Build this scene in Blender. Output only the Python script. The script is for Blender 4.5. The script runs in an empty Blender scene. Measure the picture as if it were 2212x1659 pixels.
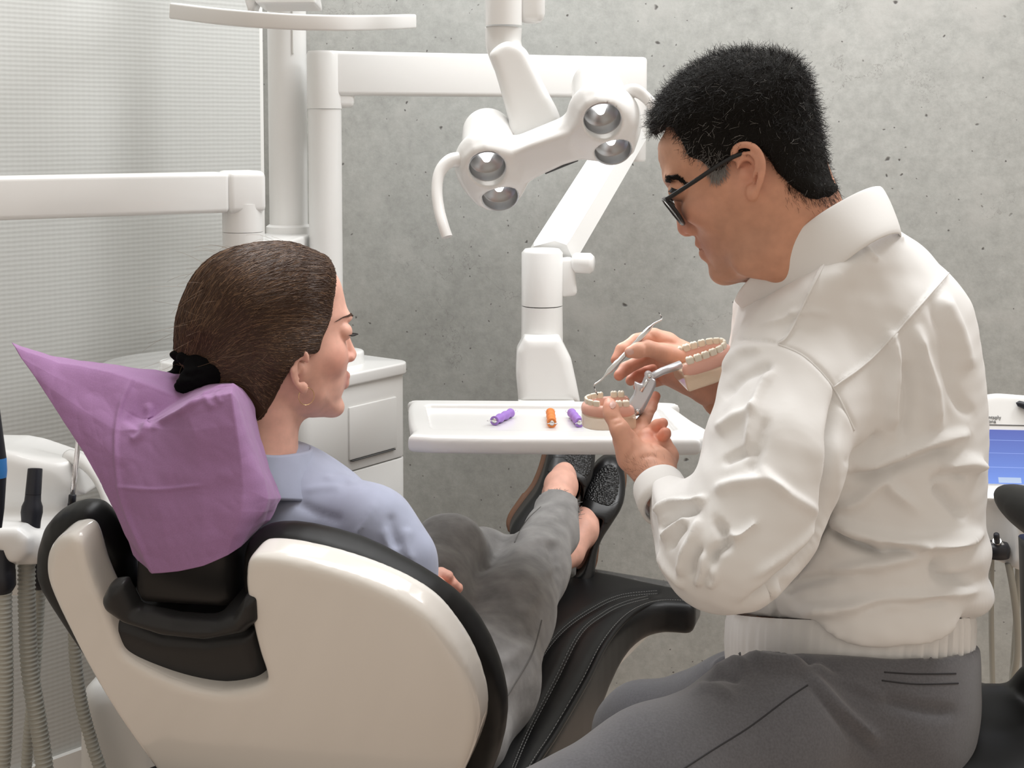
import bpy, bmesh, math, random
import numpy as np
from mathutils import Vector, Matrix, Euler
random.seed(7); RNG = np.random.default_rng(7)
scene = bpy.context.scene
COL = scene.collection

# ------------------------------------------------------------------ camera
FPX, CX, CY, CAMH, PITCH = 3000.0, 1106.0, 467.0, 1.25, math.radians(3.75)
cd = bpy.data.cameras.new('camera'); cam = bpy.data.objects.new('camera', cd); COL.objects.link(cam)
cd.sensor_width = 36.0; cd.lens = 36.0 * FPX / 2212.0
cd.shift_y = (CY - 829.5) / 2212.0
cam.location = (0, 0, CAMH); cam.rotation_euler = (math.pi / 2 - PITCH, 0, 0)
cd.clip_start = 0.05
scene.camera = cam
CAM = np.array([0, 0, CAMH])
FW = np.array([0, math.cos(PITCH), -math.sin(PITCH)]); DN = np.array([0, -math.sin(PITCH), -math.cos(PITCH)]); RT = np.array([1.0, 0, 0])
ROT = np.stack([RT, DN, FW], axis=1)          # columns: view axes in the room

# ------------------------------------------------------------------ world, lights, exposure
w = bpy.data.worlds.new('room_air'); scene.world = w; w.use_nodes = True
w.node_tree.nodes['Background'].inputs[0].default_value = (1.0, 0.90, 0.79, 1)
w.node_tree.nodes['Background'].inputs[1].default_value = 0.66
def area_light(name, loc, target, sx, sy, power, color=(1, 1, 1)):
    ld = bpy.data.lights.new(name, 'AREA'); ld.shape = 'RECTANGLE'; ld.size = sx; ld.size_y = sy
    ld.energy = power; ld.color = color
    o = bpy.data.objects.new(name, ld); COL.objects.link(o); o.location = loc
    d = Vector(target) - Vector(loc); o.rotation_euler = d.to_track_quat('-Z', 'Y').to_euler()
    return o
area_light('ceiling_light', (0.30, 1.90, 2.75), (0.25, 2.15, 0.0), 1.6, 0.8, 24, (0.98, 0.99, 1.0))
area_light('wall_fill_added', (0.25, 2.25, 2.75), (0.15, 3.00, 0.35), 2.0, 0.3, 15, (0.98, 0.99, 1.0))  # added fill out of view, lifts the lower part of the back wall
area_light('spot_right', (1.55, 2.05, 2.55), (0.40, 1.60, 1.05), 0.45, 0.45, 18, (0.98, 0.99, 1.0))
area_light('spot_left', (-0.55, 2.70, 2.45), (0.15, 1.60, 0.90), 0.45, 0.45, 15, (0.98, 0.99, 1.0))
vs = scene.view_settings
vs.view_transform = 'Standard'; vs.look = 'None'; vs.exposure = 0.0; vs.gamma = 1.0; vs.use_curve_mapping = False

cy = scene.cycles
cy.max_bounces = 6; cy.diffuse_bounces = 3; cy.glossy_bounces = 3; cy.transmission_bounces = 6; cy.transparent_max_bounces = 8; cy.caustics_reflective = False; cy.caustics_refractive = False

# ------------------------------------------------------------------ geometry helpers
def cc(px, py, z):                    # view coordinates (x right, y down, z forward) of an image point at depth z
    return np.array([(px - CX) / FPX * z, (py - CY) / FPX * z, z])
def c2w(v): return np.asarray(v) @ ROT.T + CAM
def w2c(v): return (np.asarray(v) - CAM) @ ROT
def P(px, py, z): return c2w(cc(px, py, z))
def G(px, py, h):                     # image point on the horizontal plane at height h
    d = ROT @ np.array([(px - CX) / FPX, (py - CY) / FPX, 1.0]); t = (h - CAMH) / d[2]; return CAM + d * t
def PL(px, py, o, n):                 # image point on the plane through o with normal n
    d = ROT @ np.array([(px - CX) / FPX, (py - CY) / FPX, 1.0]); t = np.dot(np.asarray(o) - CAM, n) / np.dot(d, n); return CAM + d * t
def unit(v): v = np.asarray(v, float); return v / np.linalg.norm(v)
def topx(V):                          # view coords -> pixels
    return np.stack([CX + V[:, 0] / V[:, 2] * FPX, CY + V[:, 1] / V[:, 2] * FPX], 1)

def tag(o, label=None, cat=None, group=None, kind=None):
    if label: o['label'] = label
    if cat: o['category'] = cat
    if group: o['group'] = group
    if kind: o['kind'] = kind
    return o
BASE = {}
def thing(name, loc, label, cat, group=None):
    o = bpy.data.objects.new(name, None); COL.objects.link(o); o.location = [float(c) for c in loc]; o.empty_display_size = 0.05
    BASE[o.name] = np.asarray(loc, float); tag(o, label, cat, group); return o
def link(name, me, mat, parent=None, base=None):
    o = bpy.data.objects.new(name, me); COL.objects.link(o)
    if mat: me.materials.append(mat)
    if parent is not None: o.parent = parent
    BASE[o.name] = np.asarray(base, float); return o
def build(name, V, F, mat, parent=None, smooth=True, frame='w', flat_angle=None):
    """V: n x 3 array, F: m x 4 (or list of tuples). One mesh object; origin at parent's or at its own base."""
    V = np.asarray(V, float)
    if frame == 'c': V = c2w(V)
    if parent is not None:
        b = BASE[parent.name]; loc = None
    else:
        b = np.array([(V[:, 0].min() + V[:, 0].max()) / 2, (V[:, 1].min() + V[:, 1].max()) / 2, V[:, 2].min()]); loc = b
    me = bpy.data.meshes.new(name)
    if isinstance(F, np.ndarray):
        n, m = len(V), len(F); kk = F.shape[1]
        me.vertices.add(n); me.vertices.foreach_set('co', (V - b).astype(np.float32).ravel())
        me.loops.add(m * kk); me.loops.foreach_set('vertex_index', F.astype(np.int32).ravel())
        me.polygons.add(m); me.polygons.foreach_set('loop_start', np.arange(0, m * kk, kk, dtype=np.int32))
        me.polygons.foreach_set('loop_total', np.full(m, kk, dtype=np.int32))
        me.update(calc_edges=True)
    else:
        me.from_pydata([tuple(v) for v in (V - b)], [], [tuple(int(i) for i in f) for f in F]); me.update()
    me.polygons.foreach_set('use_smooth', np.full(len(me.polygons), smooth)); me.update()
    o = link(name, me, mat, parent, b if parent is None else BASE[parent.name])
    if loc is not None: o.location = [float(c) for c in loc]
    if flat_angle: 
        me.set_sharp_from_angle(angle=math.radians(flat_angle))
    return o
def bm_arrays(bm):
    bm.verts.ensure_lookup_table(); bm.verts.index_update()
    V = np.array([v.co[:] for v in bm.verts]); F = [tuple(v.index for v in f.verts) for f in bm.faces]; bm.free(); return V, F
def join(*parts):
    V, F, n = [], [], 0
    for v, f in parts:
        V.append(np.asarray(v, float)); F += [tuple(int(i) + n for i in ff) for ff in f]; n += len(v)
    return np.concatenate(V), F

# ---- hard surface: bevelled box, lathe, sweep
def frame3(ax, up=(0, 0, 1)):
    x = unit(ax); z = np.asarray(up, float) - np.dot(up, x) * x; z = unit(z); y = np.cross(z, x); return x, y, z
def rbox(c, size, bev=0.005, axes=None, seg=3):
    bm = bmesh.new(); bmesh.ops.create_cube(bm, size=1.0)
    for v in bm.verts: v.co = Vector((v.co.x * size[0], v.co.y * size[1], v.co.z * size[2]))
    if bev > 0: bmesh.ops.bevel(bm, geom=list(bm.edges), offset=bev, segments=seg, profile=0.5, affect='EDGES')
    V, F = bm_arrays(bm)
    A = np.stack(axes, 1) if axes is not None else np.eye(3)
    return V @ A.T + np.asarray(c), F
def bar(a, b, wid, hei, bev=0.006, up=(0, 0, 1), ext=0.0, seg=3):
    a, b = np.asarray(a, float), np.asarray(b, float); x, y, z = frame3(b - a, up)
    return rbox((a + b) / 2, (np.linalg.norm(b - a) + ext, wid, hei), bev, (x, y, z), seg)
def lathe(prof, base, ax=(0, 0, 1), n=40, cap=True):
    """prof: list of (r, h) along axis."""
    x, y, z = frame3(ax, (1, 0, 0) if abs(unit(ax)[0]) < 0.9 else (0, 1, 0))
    base = np.asarray(base, float); V, F = [], []
    for (r, h) in prof:
        for k in range(n):
            t = 2 * math.pi * k / n; V.append(base + x * h + y * (r * math.cos(t)) + z * (r * math.sin(t)))
    for i in range(len(prof) - 1):
        for k in range(n):
            k2 = (k + 1) % n; F.append((i * n + k, i * n + k2, (i + 1) * n + k2, (i + 1) * n + k))
    if cap:
        if prof[0][0] > 1e-6: F.append(tuple(range(n - 1, -1, -1)))
        if prof[-1][0] > 1e-6: F.append(tuple((len(prof) - 1) * n + k for k in range(n)))
    return np.array(V), F
def spline(pts, m=8):                 # Catmull-Rom through points of any dimension
    pts = np.asarray(pts, float); n = len(pts); out = []
    for i in range(n - 1):
        p0 = pts[max(i - 1, 0)]; p1 = pts[i]; p2 = pts[i + 1]; p3 = pts[min(i + 2, n - 1)]
        for k in range(m):
            t = k / m
            out.append(0.5 * ((2 * p1) + (-p0 + p2) * t + (2 * p0 - 5 * p1 + 4 * p2 - p3) * t * t + (-p0 + 3 * p1 - 3 * p2 + p3) * t ** 3))
    out.append(pts[-1]); return np.array(out)
def closed_spline(pts, m=6):
    pts = np.asarray(pts, float); n = len(pts); out = []
    for i in range(n):
        p0, p1, p2, p3 = pts[(i - 1) % n], pts[i], pts[(i + 1) % n], pts[(i + 2) % n]
        for k in range(m):
            t = k / m
            out.append(0.5 * ((2 * p1) + (-p0 + p2) * t + (2 * p0 - 5 * p1 + 4 * p2 - p3) * t * t + (-p0 + 3 * p1 - 3 * p2 + p3) * t ** 3))
    return np.array(out)
def sweep(path, rad, n=14, prof=None, up=(0, 0, 1), cap=True, closed=False):
    """tube along a path; rad a number, list or callable; prof an optional unit cross section (k x 2)."""
    path = np.asarray(path, float); m = len(path); V, F = [], []
    if prof is None: prof = [(math.cos(2 * math.pi * k / n), math.sin(2 * math.pi * k / n)) for k in range(n)]
    n = len(prof); prev = None
    for i in range(m):
        if closed: t = path[(i + 1) % m] - path[(i - 1) % m]
        else: t = path[min(i + 1, m - 1)] - path[max(i - 1, 0)]
        t = unit(t)
        if prev is None:
            u = np.asarray(up, float)
            if abs(np.dot(u, t)) > 0.95: u = np.array([1.0, 0.1, 0])
        else: u = prev
        u = unit(u - np.dot(u, t) * t); prev = u; s = np.cross(t, u)
        r = rad(i / (m - 1)) if callable(rad) else (rad[i] if isinstance(rad, (list, np.ndarray)) else rad)
        ra, rb = (r if hasattr(r, '__len__') else (r, r))
        for (a, b) in prof: V.append(path[i] + s * (a * ra) + u * (b * rb))
    for i in range(m if closed else m - 1):
        for k in range(n):
            k2 = (k + 1) % n; j = (i + 1) % m; F.append((i * n + k, i * n + k2, j * n + k2, j * n + k))
    if cap and not closed: F.append(tuple(range(n - 1, -1, -1))); F.append(tuple((m - 1) * n + k for k in range(n)))
    return np.array(V), F
def smoothstep(x, a, b): t = np.clip((x - a) / (b - a), 0, 1); return t * t * (3 - 2 * t)

# ---- signed distance modelling: fields on a grid in view coordinates, turned into quads by surface nets
def smin(a, b, k):
    if k <= 0: return np.minimum(a, b)
    h = np.maximum(k - np.abs(a - b), 0) / k; return np.minimum(a, b) - h * h * k * 0.25
def polysd(poly, X, Y):
    """signed distance to a closed polygon on 2-D arrays"""
    poly = np.asarray(poly, float); n = len(poly); d = np.full(X.shape, 1e9); s = np.ones(X.shape)
    for i in range(n):
        a, b = poly[i], poly[i - 1]; e = b - a; wx, wy = X - a[0], Y - a[1]
        t = np.clip((wx * e[0] + wy * e[1]) / max(e @ e, 1e-12), 0, 1)
        d = np.minimum(d, (wx - e[0] * t) ** 2 + (wy - e[1] * t) ** 2)
        c1 = Y >= a[1]; c2 = Y < b[1]; c3 = e[0] * wy > e[1] * wx
        flip = (c1 & c2 & c3) | (~c1 & ~c2 & ~c3); s = np.where(flip, -s, s)
    return s * np.sqrt(d)
class SDF:
    """grid in a rigid frame: O origin, A 3x3 axes as columns (in room coordinates)."""
    def __init__(s, lo, hi, vox, O=None, A=None):
        s.O = CAM if O is None else np.asarray(O, float); s.A = ROT if A is None else np.asarray(A, float)
        s.lo = np.asarray(lo, float); s.vox = vox; s.n = np.ceil((np.asarray(hi, float) - s.lo) / vox).astype(int) + 1
        s.ax = [s.lo[i] + vox * np.arange(s.n[i]) for i in range(3)]
        s.d = np.full(tuple(s.n), 1.0, dtype=np.float32)
    def sl(s, lo, hi, m):
        r = []
        for i in range(3):
            a = int(np.clip(np.floor((lo[i] - m - s.lo[i]) / s.vox), 0, s.n[i])); b = int(np.clip(np.ceil((hi[i] + m - s.lo[i]) / s.vox) + 1, 0, s.n[i]))
            r.append(slice(a, b))
        return tuple(r)
    def grid(s, sl):
        return s.ax[0][sl[0]][:, None, None], s.ax[1][sl[1]][None, :, None], s.ax[2][sl[2]][None, None, :]
    def put(s, sl, v, op, k):
        if s.d[sl].size == 0: return
        v = np.asarray(v)
        if op == 'add': s.d[sl] = smin(s.d[sl], v, k)
        elif op == 'sub': s.d[sl] = -smin(-s.d[sl], v, k)
        elif op == 'int': s.d[sl] = -smin(-s.d[sl], -v, k)
    def rc(s, a, b, ra, rb, k=0.01, op='add', flat=None):
        a, b = np.asarray(a, float), np.asarray(b, float); R = max(ra, rb)
        sl = s.sl(np.minimum(a, b) - R, np.maximum(a, b) + R, k + 3 * s.vox); X, Y, Z = s.grid(sl)
        e = b - a; L = max(e @ e, 1e-12); t = np.clip(((X - a[0]) * e[0] + (Y - a[1]) * e[1] + (Z - a[2]) * e[2]) / L, 0, 1)
        dx, dy, dz = X - a[0] - t * e[0], Y - a[1] - t * e[1], Z - a[2] - t * e[2]
        s.put(sl, np.sqrt(dx * dx + dy * dy + dz * dz) - (ra + (rb - ra) * t), op, k)
    def chain(s, pts, k=0.01, op='add', k0=None):
        """pts: rows (x,y,z,r); blended inside the chain first by taking the plain minimum"""
        pts = np.asarray(pts, float); R = pts[:, 3].max()
        sl = s.sl(pts[:, :3].min(0) - R, pts[:, :3].max(0) + R, k + 3 * s.vox); X, Y, Z = s.grid(sl); v = None
        for p, q in zip(pts[:-1], pts[1:]):
            a, b = p[:3], q[:3]; e = b - a; L = max(e @ e, 1e-12)
            t = np.clip(((X - a[0]) * e[0] + (Y - a[1]) * e[1] + (Z - a[2]) * e[2]) / L, 0, 1)
            dx, dy, dz = X - a[0] - t * e[0], Y - a[1] - t * e[1], Z - a[2] - t * e[2]
            dd = np.sqrt(dx * dx + dy * dy + dz * dz) - (p[3] + (q[3] - p[3]) * t)
            v = dd if v is None else smin(v, dd, (k0 or 0.0))
        s.put(sl, v, op, k)
    def ell(s, c, r, k=0.01, op='add', A=None):
        c, r = np.asarray(c, float), np.asarray(r, float); R = r.max()
        sl = s.sl(c - R, c + R, k + 3 * s.vox); X, Y, Z = s.grid(sl); X, Y, Z = X - c[0], Y - c[1], Z - c[2]
        if A is not None:
            A = np.asarray(A, float); q = [X * A[0, i] + Y * A[1, i] + Z * A[2, i] for i in range(3)]
        else: q = [X, Y, Z]
        k0 = np.sqrt(sum((q[i] / r[i]) ** 2 for i in range(3))); k1 = np.sqrt(sum((q[i] / r[i] ** 2) ** 2 for i in range(3)))
        s.put(sl, k0 * (k0 - 1) / np.maximum(k1, 1e-6), op, k)
    def box(s, c, h, rnd=0.005, k=0.005, op='add', A=None):
        c, h = np.asarray(c, float), np.asarray(h, float); R = np.linalg.norm(h) if A is not None else h
        sl = s.sl(c - R, c + R, k + 3 * s.vox); X, Y, Z = s.grid(sl); X, Y, Z = X - c[0], Y - c[1], Z - c[2]
        if A is not None: A = np.asarray(A, float); q = [X * A[0, i] + Y * A[1, i] + Z * A[2, i] for i in range(3)]
        else: q = [X, Y, Z]
        q = [np.abs(q[i]) - h[i] + rnd for i in range(3)]
        v = np.sqrt(sum(np.maximum(a, 0) ** 2 for a in q)) + np.minimum(np.maximum(np.maximum(q[0], q[1]), q[2]), 0) - rnd
        s.put(sl, v, op, k)
    def prism(s, poly, z0, z1, rnd=0.01, k=0.005, op='add', mid=None):
        """polygon in the grid's x,y; between z0 and z1 (numbers or functions of x,y arrays)"""
        poly = np.asarray(poly, float)
        zz0 = z0 if not callable(z0) else None
        X2, Y2 = s.ax[0][:, None], s.ax[1][None, :]
        a, b = poly.min(0), poly.max(0); m = k + 3 * s.vox + rnd
        big = 1e3; sl = s.sl((a[0], a[1], -big if callable(z0) else z0), (b[0], b[1], big if callable(z1) else z1), m)
        X, Y, Z = s.grid(sl); gx, gy = np.broadcast_arrays(X[:, :, 0], Y[:, :, 0])
        pd = polysd(poly, gx, gy)[:, :, None]
        za = (z0(gx, gy)[:, :, None] if callable(z0) else z0); zb = (z1(gx, gy)[:, :, None] if callable(z1) else z1)
        q0 = pd + rnd; q1 = np.abs(Z - (za + zb) / 2) - (zb - za) / 2 + rnd
        v = np.sqrt(np.maximum(q0, 0) ** 2 + np.maximum(q1, 0) ** 2) + np.minimum(np.maximum(q0, q1), 0) - rnd
        s.put(sl, v, op, k)
    def rows(s, tab, k=0.01, op='add', p=2.0):
        """tab rows: (y, x_left, x_right, z_centre, z_half): superelliptic loft along y"""
        tab = np.asarray(tab, float); tab = tab[np.argsort(tab[:, 0])]
        y = s.ax[1]; f = [np.interp(y, tab[:, 0], tab[:, i]) for i in range(1, 5)]
        ker = np.ones(5) / 5
        f = [np.convolve(np.pad(a, 2, mode='edge'), ker, 'valid') for a in f]
        X, Z = s.ax[0][:, None, None], s.ax[2][None, None, :]; xl, xr, zc, zh = [a[None, :, None] for a in f]
        xc, rx = (xl + xr) / 2, np.maximum((xr - xl) / 2, 1e-3)
        q = (np.abs((X - xc) / rx) ** p + np.abs((Z - zc) / zh) ** p) ** (1 / p)
        v = (q - 1) * np.minimum(rx, zh) 
        ye = np.maximum(tab[0, 0] - y, y - tab[-1, 0])[None, :, None]
        r = 0.03; q0, q1 = v + r, ye + r
        v = np.sqrt(np.maximum(q0, 0) ** 2 + np.maximum(q1, 0) ** 2) + np.minimum(np.maximum(q0, q1), 0) - r
        s.put((slice(None),) * 3, v, op, k)
    def mesh(s, smooth=2):
        d = s.d.copy(); d[0], d[-1] = 1, 1; d[:, 0], d[:, -1] = 1, 1; d[:, :, 0], d[:, :, -1] = 1, 1
        ins = d < 0; c = np.zeros(tuple(s.n - 1), dtype=np.int8)
        for i in (0, 1):
            for j in (0, 1):
                for kk in (0, 1): c += ins[i:s.n[0] - 1 + i, j:s.n[1] - 1 + j, kk:s.n[2] - 1 + kk]
        I = np.argwhere((c > 0) & (c < 8)); N = len(I)
        idx = np.full(tuple(s.n - 1), -1, dtype=np.int32); idx[I[:, 0], I[:, 1], I[:, 2]] = np.arange(N)
        off = [(i, j, kk) for i in (0, 1) for j in (0, 1) for kk in (0, 1)]
        val = np.stack([d[I[:, 0] + o[0], I[:, 1] + o[1], I[:, 2] + o[2]] for o in off], 1)
        S = np.zeros((N, 3)); cnt = np.zeros(N)
        for a in range(8):
            for b in range(a + 1, 8):
                df = [off[b][i] - off[a][i] for i in range(3)]
                if sum(abs(x) for x in df) != 1: continue
                m = (val[:, a] < 0) != (val[:, b] < 0); t = np.where(m, val[:, a] / np.where(m, val[:, a] - val[:, b], 1), 0)
                S += np.where(m[:, None], np.array(off[a]) + t[:, None] * np.array(df), 0); cnt += m
        V = I + S / np.maximum(cnt, 1)[:, None]
        Q = []
        for axis in range(3):
            o1, o2 = [(1, 2), (2, 0), (0, 1)][axis]
            sa = [slice(None)] * 3; sb = [slice(None)] * 3; sa[axis] = slice(0, -1); sb[axis] = slice(1, None)
            A_, B_ = ins[tuple(sa)], ins[tuple(sb)]; E = np.argwhere(A_ != B_)
            E = E[(E[:, o1] > 0) & (E[:, o2] > 0) & (E[:, o1] < s.n[o1] - 1) & (E[:, o2] < s.n[o2] - 1)]
            fl = A_[E[:, 0], E[:, 1], E[:, 2]]
            def cell(d1, d2):
                e = E.copy(); e[:, o1] += d1; e[:, o2] += d2; return idx[e[:, 0], e[:, 1], e[:, 2]]
            q = np.stack([cell(-1, -1), cell(0, -1), cell(0, 0), cell(-1, 0)], 1)
            q = np.where(fl[:, None], q, q[:, ::-1]); Q.append(q)
        F = np.concatenate(Q); F = F[(F >= 0).all(1)]
        V = s.lo + V * s.vox
        for it in range(smooth): V = relax(V, F, 0.5)
        return V, F
    def world(s, V): return np.asarray(V) @ s.A.T + s.O
def relax(V, F, lam=0.5):
    n = len(V); e = np.concatenate([F[:, [0, 1]], F[:, [1, 2]], F[:, [2, 3]], F[:, [3, 0]]]); 
    cnt = np.bincount(e[:, 0], minlength=n) + np.bincount(e[:, 1], minlength=n)
    out = np.empty_like(V)
    for i in range(3):
        out[:, i] = (np.bincount(e[:, 0], V[e[:, 1], i], n) + np.bincount(e[:, 1], V[e[:, 0], i], n)) / np.maximum(cnt, 1)
    return V + (out - V) * lam
def split4(V, F):
    """every quad into four"""
    n = len(V); e = np.sort(np.stack([F, np.roll(F, -1, 1)], 2), 2).reshape(-1, 2); key = e[:, 0].astype(np.int64) * n + e[:, 1]; uk, inv = np.unique(key, return_inverse=True)
    ev = (V[uk // n] + V[uk % n]) / 2; fc = V[F].mean(1); E = inv.reshape(-1, 4) + n; C = np.arange(len(F)) + n + len(uk)
    Q = np.concatenate([np.stack([F[:, k], E[:, k], C, E[:, (k + 3) % 4]], 1) for k in range(4)]); return np.concatenate([V, ev, fc]), Q
def normals(V, F):
    a, b, c, d = V[F[:, 0]], V[F[:, 1]], V[F[:, 2]], V[F[:, 3]]; fn = np.cross(c - a, d - b); N = np.zeros_like(V)
    for i in range(4):
        for j in range(3): N[:, j] += np.bincount(F[:, i], fn[:, j], len(V))
    return N / np.maximum(np.linalg.norm(N, axis=1), 1e-12)[:, None]
def polydist(poly, Q):
    poly = np.asarray(poly, float); d = np.full(len(Q), 1e9); par = np.zeros(len(Q)); sg = np.zeros(len(Q)); n = len(poly) - 1
    for i in range(n):
        a, b = poly[i], poly[i + 1]; e = b - a; t = np.clip(((Q - a) @ e) / max(e @ e, 1e-9), 0, 1)
        r = Q - a - t[:, None] * e; dd = np.hypot(r[:, 0], r[:, 1]); m = dd < d
        d = np.where(m, dd, d); par = np.where(m, (i + t) / n, par); sg = np.where(m, np.sign(e[0] * r[:, 1] - e[1] * r[:, 0]), sg)
    return d, par, sg
def folds(V, F, lines, zmax=None):
    """lines: (pixel polyline, amplitude m, width px[, asymmetry]); moves the viewer-side surface along its normal, tapering to both ends"""
    N = normals(V, F); Q = topx(V); view = V / np.linalg.norm(V, axis=1)[:, None]; fac = smoothstep(-(N * view).sum(1), 0.0, 0.35)
    disp = np.zeros(len(V))
    for L in lines:
        pts, amp, wd = L[0], L[1], L[2]; asym = L[3] if len(L) > 3 else 0
        sp_ = spline(pts, 5); r_ = 3.2 * wd; sel = np.flatnonzero((fac > 0) & (Q[:, 0] > sp_[:, 0].min() - r_) & (Q[:, 0] < sp_[:, 0].max() + r_) & (Q[:, 1] > sp_[:, 1].min() - r_) & (Q[:, 1] < sp_[:, 1].max() + r_))
        if len(sel) == 0: continue
        d, t, sg = polydist(sp_, Q[sel])
        prof = np.exp(-(d / wd) ** 2) if not asym else np.exp(-(d / np.where(sg * asym > 0, wd * 0.35, wd * 1.6)) ** 2)
        disp[sel] += amp * prof * np.clip(np.minimum(t, 1 - t) * 5 + 0.15, 0, 1)
    return V + N * (disp * fac)[:, None]
_W = RNG.normal(size=(24, 3)); _PH = RNG.uniform(0, 6.28, 24)
def wob(V, freq, n=10, seed=0):
    s = np.zeros(len(V))
    for i in range(n):
        j = (i + seed * 5) % 24; s += np.sin(V @ _W[j] * freq * (0.6 + 0.09 * i) + _PH[j])
    return s / math.sqrt(n)

# ------------------------------------------------------------------ materials
def mat(name, col, rough=0.5, metal=0.0, spec=0.5, coat=0.0, sss=0.0, sheen=0.0, bump=None, var=None, trans=0.0, emit=None, ior=1.45, alpha=1.0, sssr=(0.012, 0.005, 0.003)):
    """bump: (scale, strength[, distance]) noise; var: (scale, amount) brightness variation"""
    m = bpy.data.materials.new(name); m.use_nodes = True; nt = m.node_tree; b = nt.nodes['Principled BSDF']
    b.inputs['Base Color'].default_value = (*col, 1); b.inputs['Roughness'].default_value = rough; b.inputs['Metallic'].default_value = metal
    b.inputs['Specular IOR Level'].default_value = spec; b.inputs['Coat Weight'].default_value = coat; b.inputs['Coat Roughness'].default_value = 0.08
    b.inputs['Subsurface Weight'].default_value = sss; b.inputs['Subsurface Radius'].default_value = sssr; b.inputs['Subsurface Scale'].default_value = 1.0
    b.inputs['Sheen Weight'].default_value = sheen; b.inputs['Transmission Weight'].default_value = trans; b.inputs['IOR'].default_value = ior; b.inputs['Alpha'].default_value = alpha
    if emit: b.inputs['Emission Color'].default_value = (*emit[0], 1); b.inputs['Emission Strength'].default_value = emit[1]
    L = nt.links; tc = nt.nodes.new('ShaderNodeTexCoord')
    if var:
        n = nt.nodes.new('ShaderNodeTexNoise'); n.inputs['Scale'].default_value = var[0]; n.inputs['Detail'].default_value = 5; L.new(tc.outputs['Object'], n.inputs['Vector'])
        mr = nt.nodes.new('ShaderNodeMapRange'); mr.inputs[1].default_value = 0.3; mr.inputs[2].default_value = 0.7; mr.inputs[3].default_value = 1 - var[1]; mr.inputs[4].default_value = 1 + var[1]
        L.new(n.outputs[0], mr.inputs[0]); mx = nt.nodes.new('ShaderNodeVectorMath'); mx.operation = 'SCALE'; mx.inputs[0].default_value = col; L.new(mr.outputs[0], mx.inputs['Scale'])
        L.new(mx.outputs[0], b.inputs['Base Color'])
    if bump:
        n = nt.nodes.new('ShaderNodeTexNoise'); n.inputs['Scale'].default_value = bump[0]; n.inputs['Detail'].default_value = 4; L.new(tc.outputs['Object'], n.inputs['Vector'])
        bp = nt.nodes.new('ShaderNodeBump'); bp.inputs['Strength'].default_value = bump[1]; bp.inputs['Distance'].default_value = bump[2] if len(bump) > 2 else 0.001
        L.new(n.outputs[0], bp.inputs['Height']); L.new(bp.outputs[0], b.inputs['Normal'])
    return m
def nodes(m): return m.node_tree.nodes, m.node_tree.links, m.node_tree.nodes['Principled BSDF']
def weave(m, scale, strength, dist=0.0004, rot=0.0, ratio=1.0):
    """adds crossed wave relief (cloth) to a material"""
    N, L, b = nodes(m); tc = N.new('ShaderNodeTexCoord'); mp = N.new('ShaderNodeMapping'); mp.inputs['Rotation'].default_value = (0, rot, 0.3); L.new(tc.outputs['Object'], mp.inputs[0])
    a = N.new('ShaderNodeTexWave'); a.inputs['Scale'].default_value = scale; a.bands_direction = 'X'; c = N.new('ShaderNodeTexWave'); c.inputs['Scale'].default_value = scale * ratio; c.bands_direction = 'Z'
    for q in (a, c): L.new(mp.outputs[0], q.inputs[0]); q.inputs['Distortion'].default_value = 1.0
    ad = N.new('ShaderNodeMath'); ad.operation = 'ADD'; L.new(a.outputs[1], ad.inputs[0]); L.new(c.outputs[1], ad.inputs[1])
    bp = N.new('ShaderNodeBump'); bp.inputs['Strength'].default_value = strength; bp.inputs['Distance'].default_value = dist; L.new(ad.outputs[0], bp.inputs['Height'])
    old = b.inputs['Normal'].links[0].from_socket if b.inputs['Normal'].links else None
    if old: L.new(old, bp.inputs['Normal'])
    L.new(bp.outputs[0], b.inputs['Normal']); return m
M = {}
M['plastic'] = mat('white_plastic', (0.79, 0.79, 0.78), 0.28, coat=0.3)
M['plastic_matte'] = mat('white_plastic_matte', (0.78, 0.78, 0.765), 0.42)
M['shell'] = mat('chair_shell', (0.80, 0.775, 0.735), 0.16, coat=0.7)
M['seam'] = mat('seam_dark_grey', (0.10, 0.10, 0.10), 0.7)  # dark grey of joints, lettering and probe tip bands
M['leather'] = mat('black_leather', (0.007, 0.007, 0.0075), 0.40, spec=0.32, bump=(900, 0.25, 0.0004))
M['leather_matte'] = mat('black_cushion', (0.005, 0.005, 0.005), 0.42, spec=0.3, bump=(1200, 0.15, 0.0003))
M['dark_plastic'] = mat('dark_plastic', (0.018, 0.018, 0.019), 0.36, spec=0.4)
M['navy_plastic'] = mat('navy_plastic', (0.017, 0.018, 0.024), 0.42)
M['blue_ring'] = mat('blue_ring', (0.05, 0.24, 0.62), 0.4)
M['hose'] = mat('hose_grey', (0.40, 0.40, 0.36), 0.5)
M['steel'] = mat('steel', (0.72, 0.72, 0.72), 0.22, metal=1.0)
M['cast'] = mat('cast_metal', (0.62, 0.63, 0.66), 0.38, metal=0.85, bump=(300, 0.1))
M['chrome'] = mat('reflector_chrome', (0.42, 0.43, 0.44), 0.34, metal=1.0)
M['led'] = mat('led', (1, 1, 1), 0.4, emit=((1, 0.98, 0.95), 6.0))
M['bowl_glass'] = mat('thin_glass', (0.9, 0.92, 0.92), 0.05, alpha=0.16)
M['glass'] = mat('clear_glass', (1, 1, 1), 0.02, trans=1.0, ior=1.45)
M['tube_clear'] = mat('clear_tube', (0.95, 0.9, 0.9), 0.08, trans=0.85, ior=1.3)
M['stitch'] = mat('grey_stitch', (0.16, 0.16, 0.155), 0.7)
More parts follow.
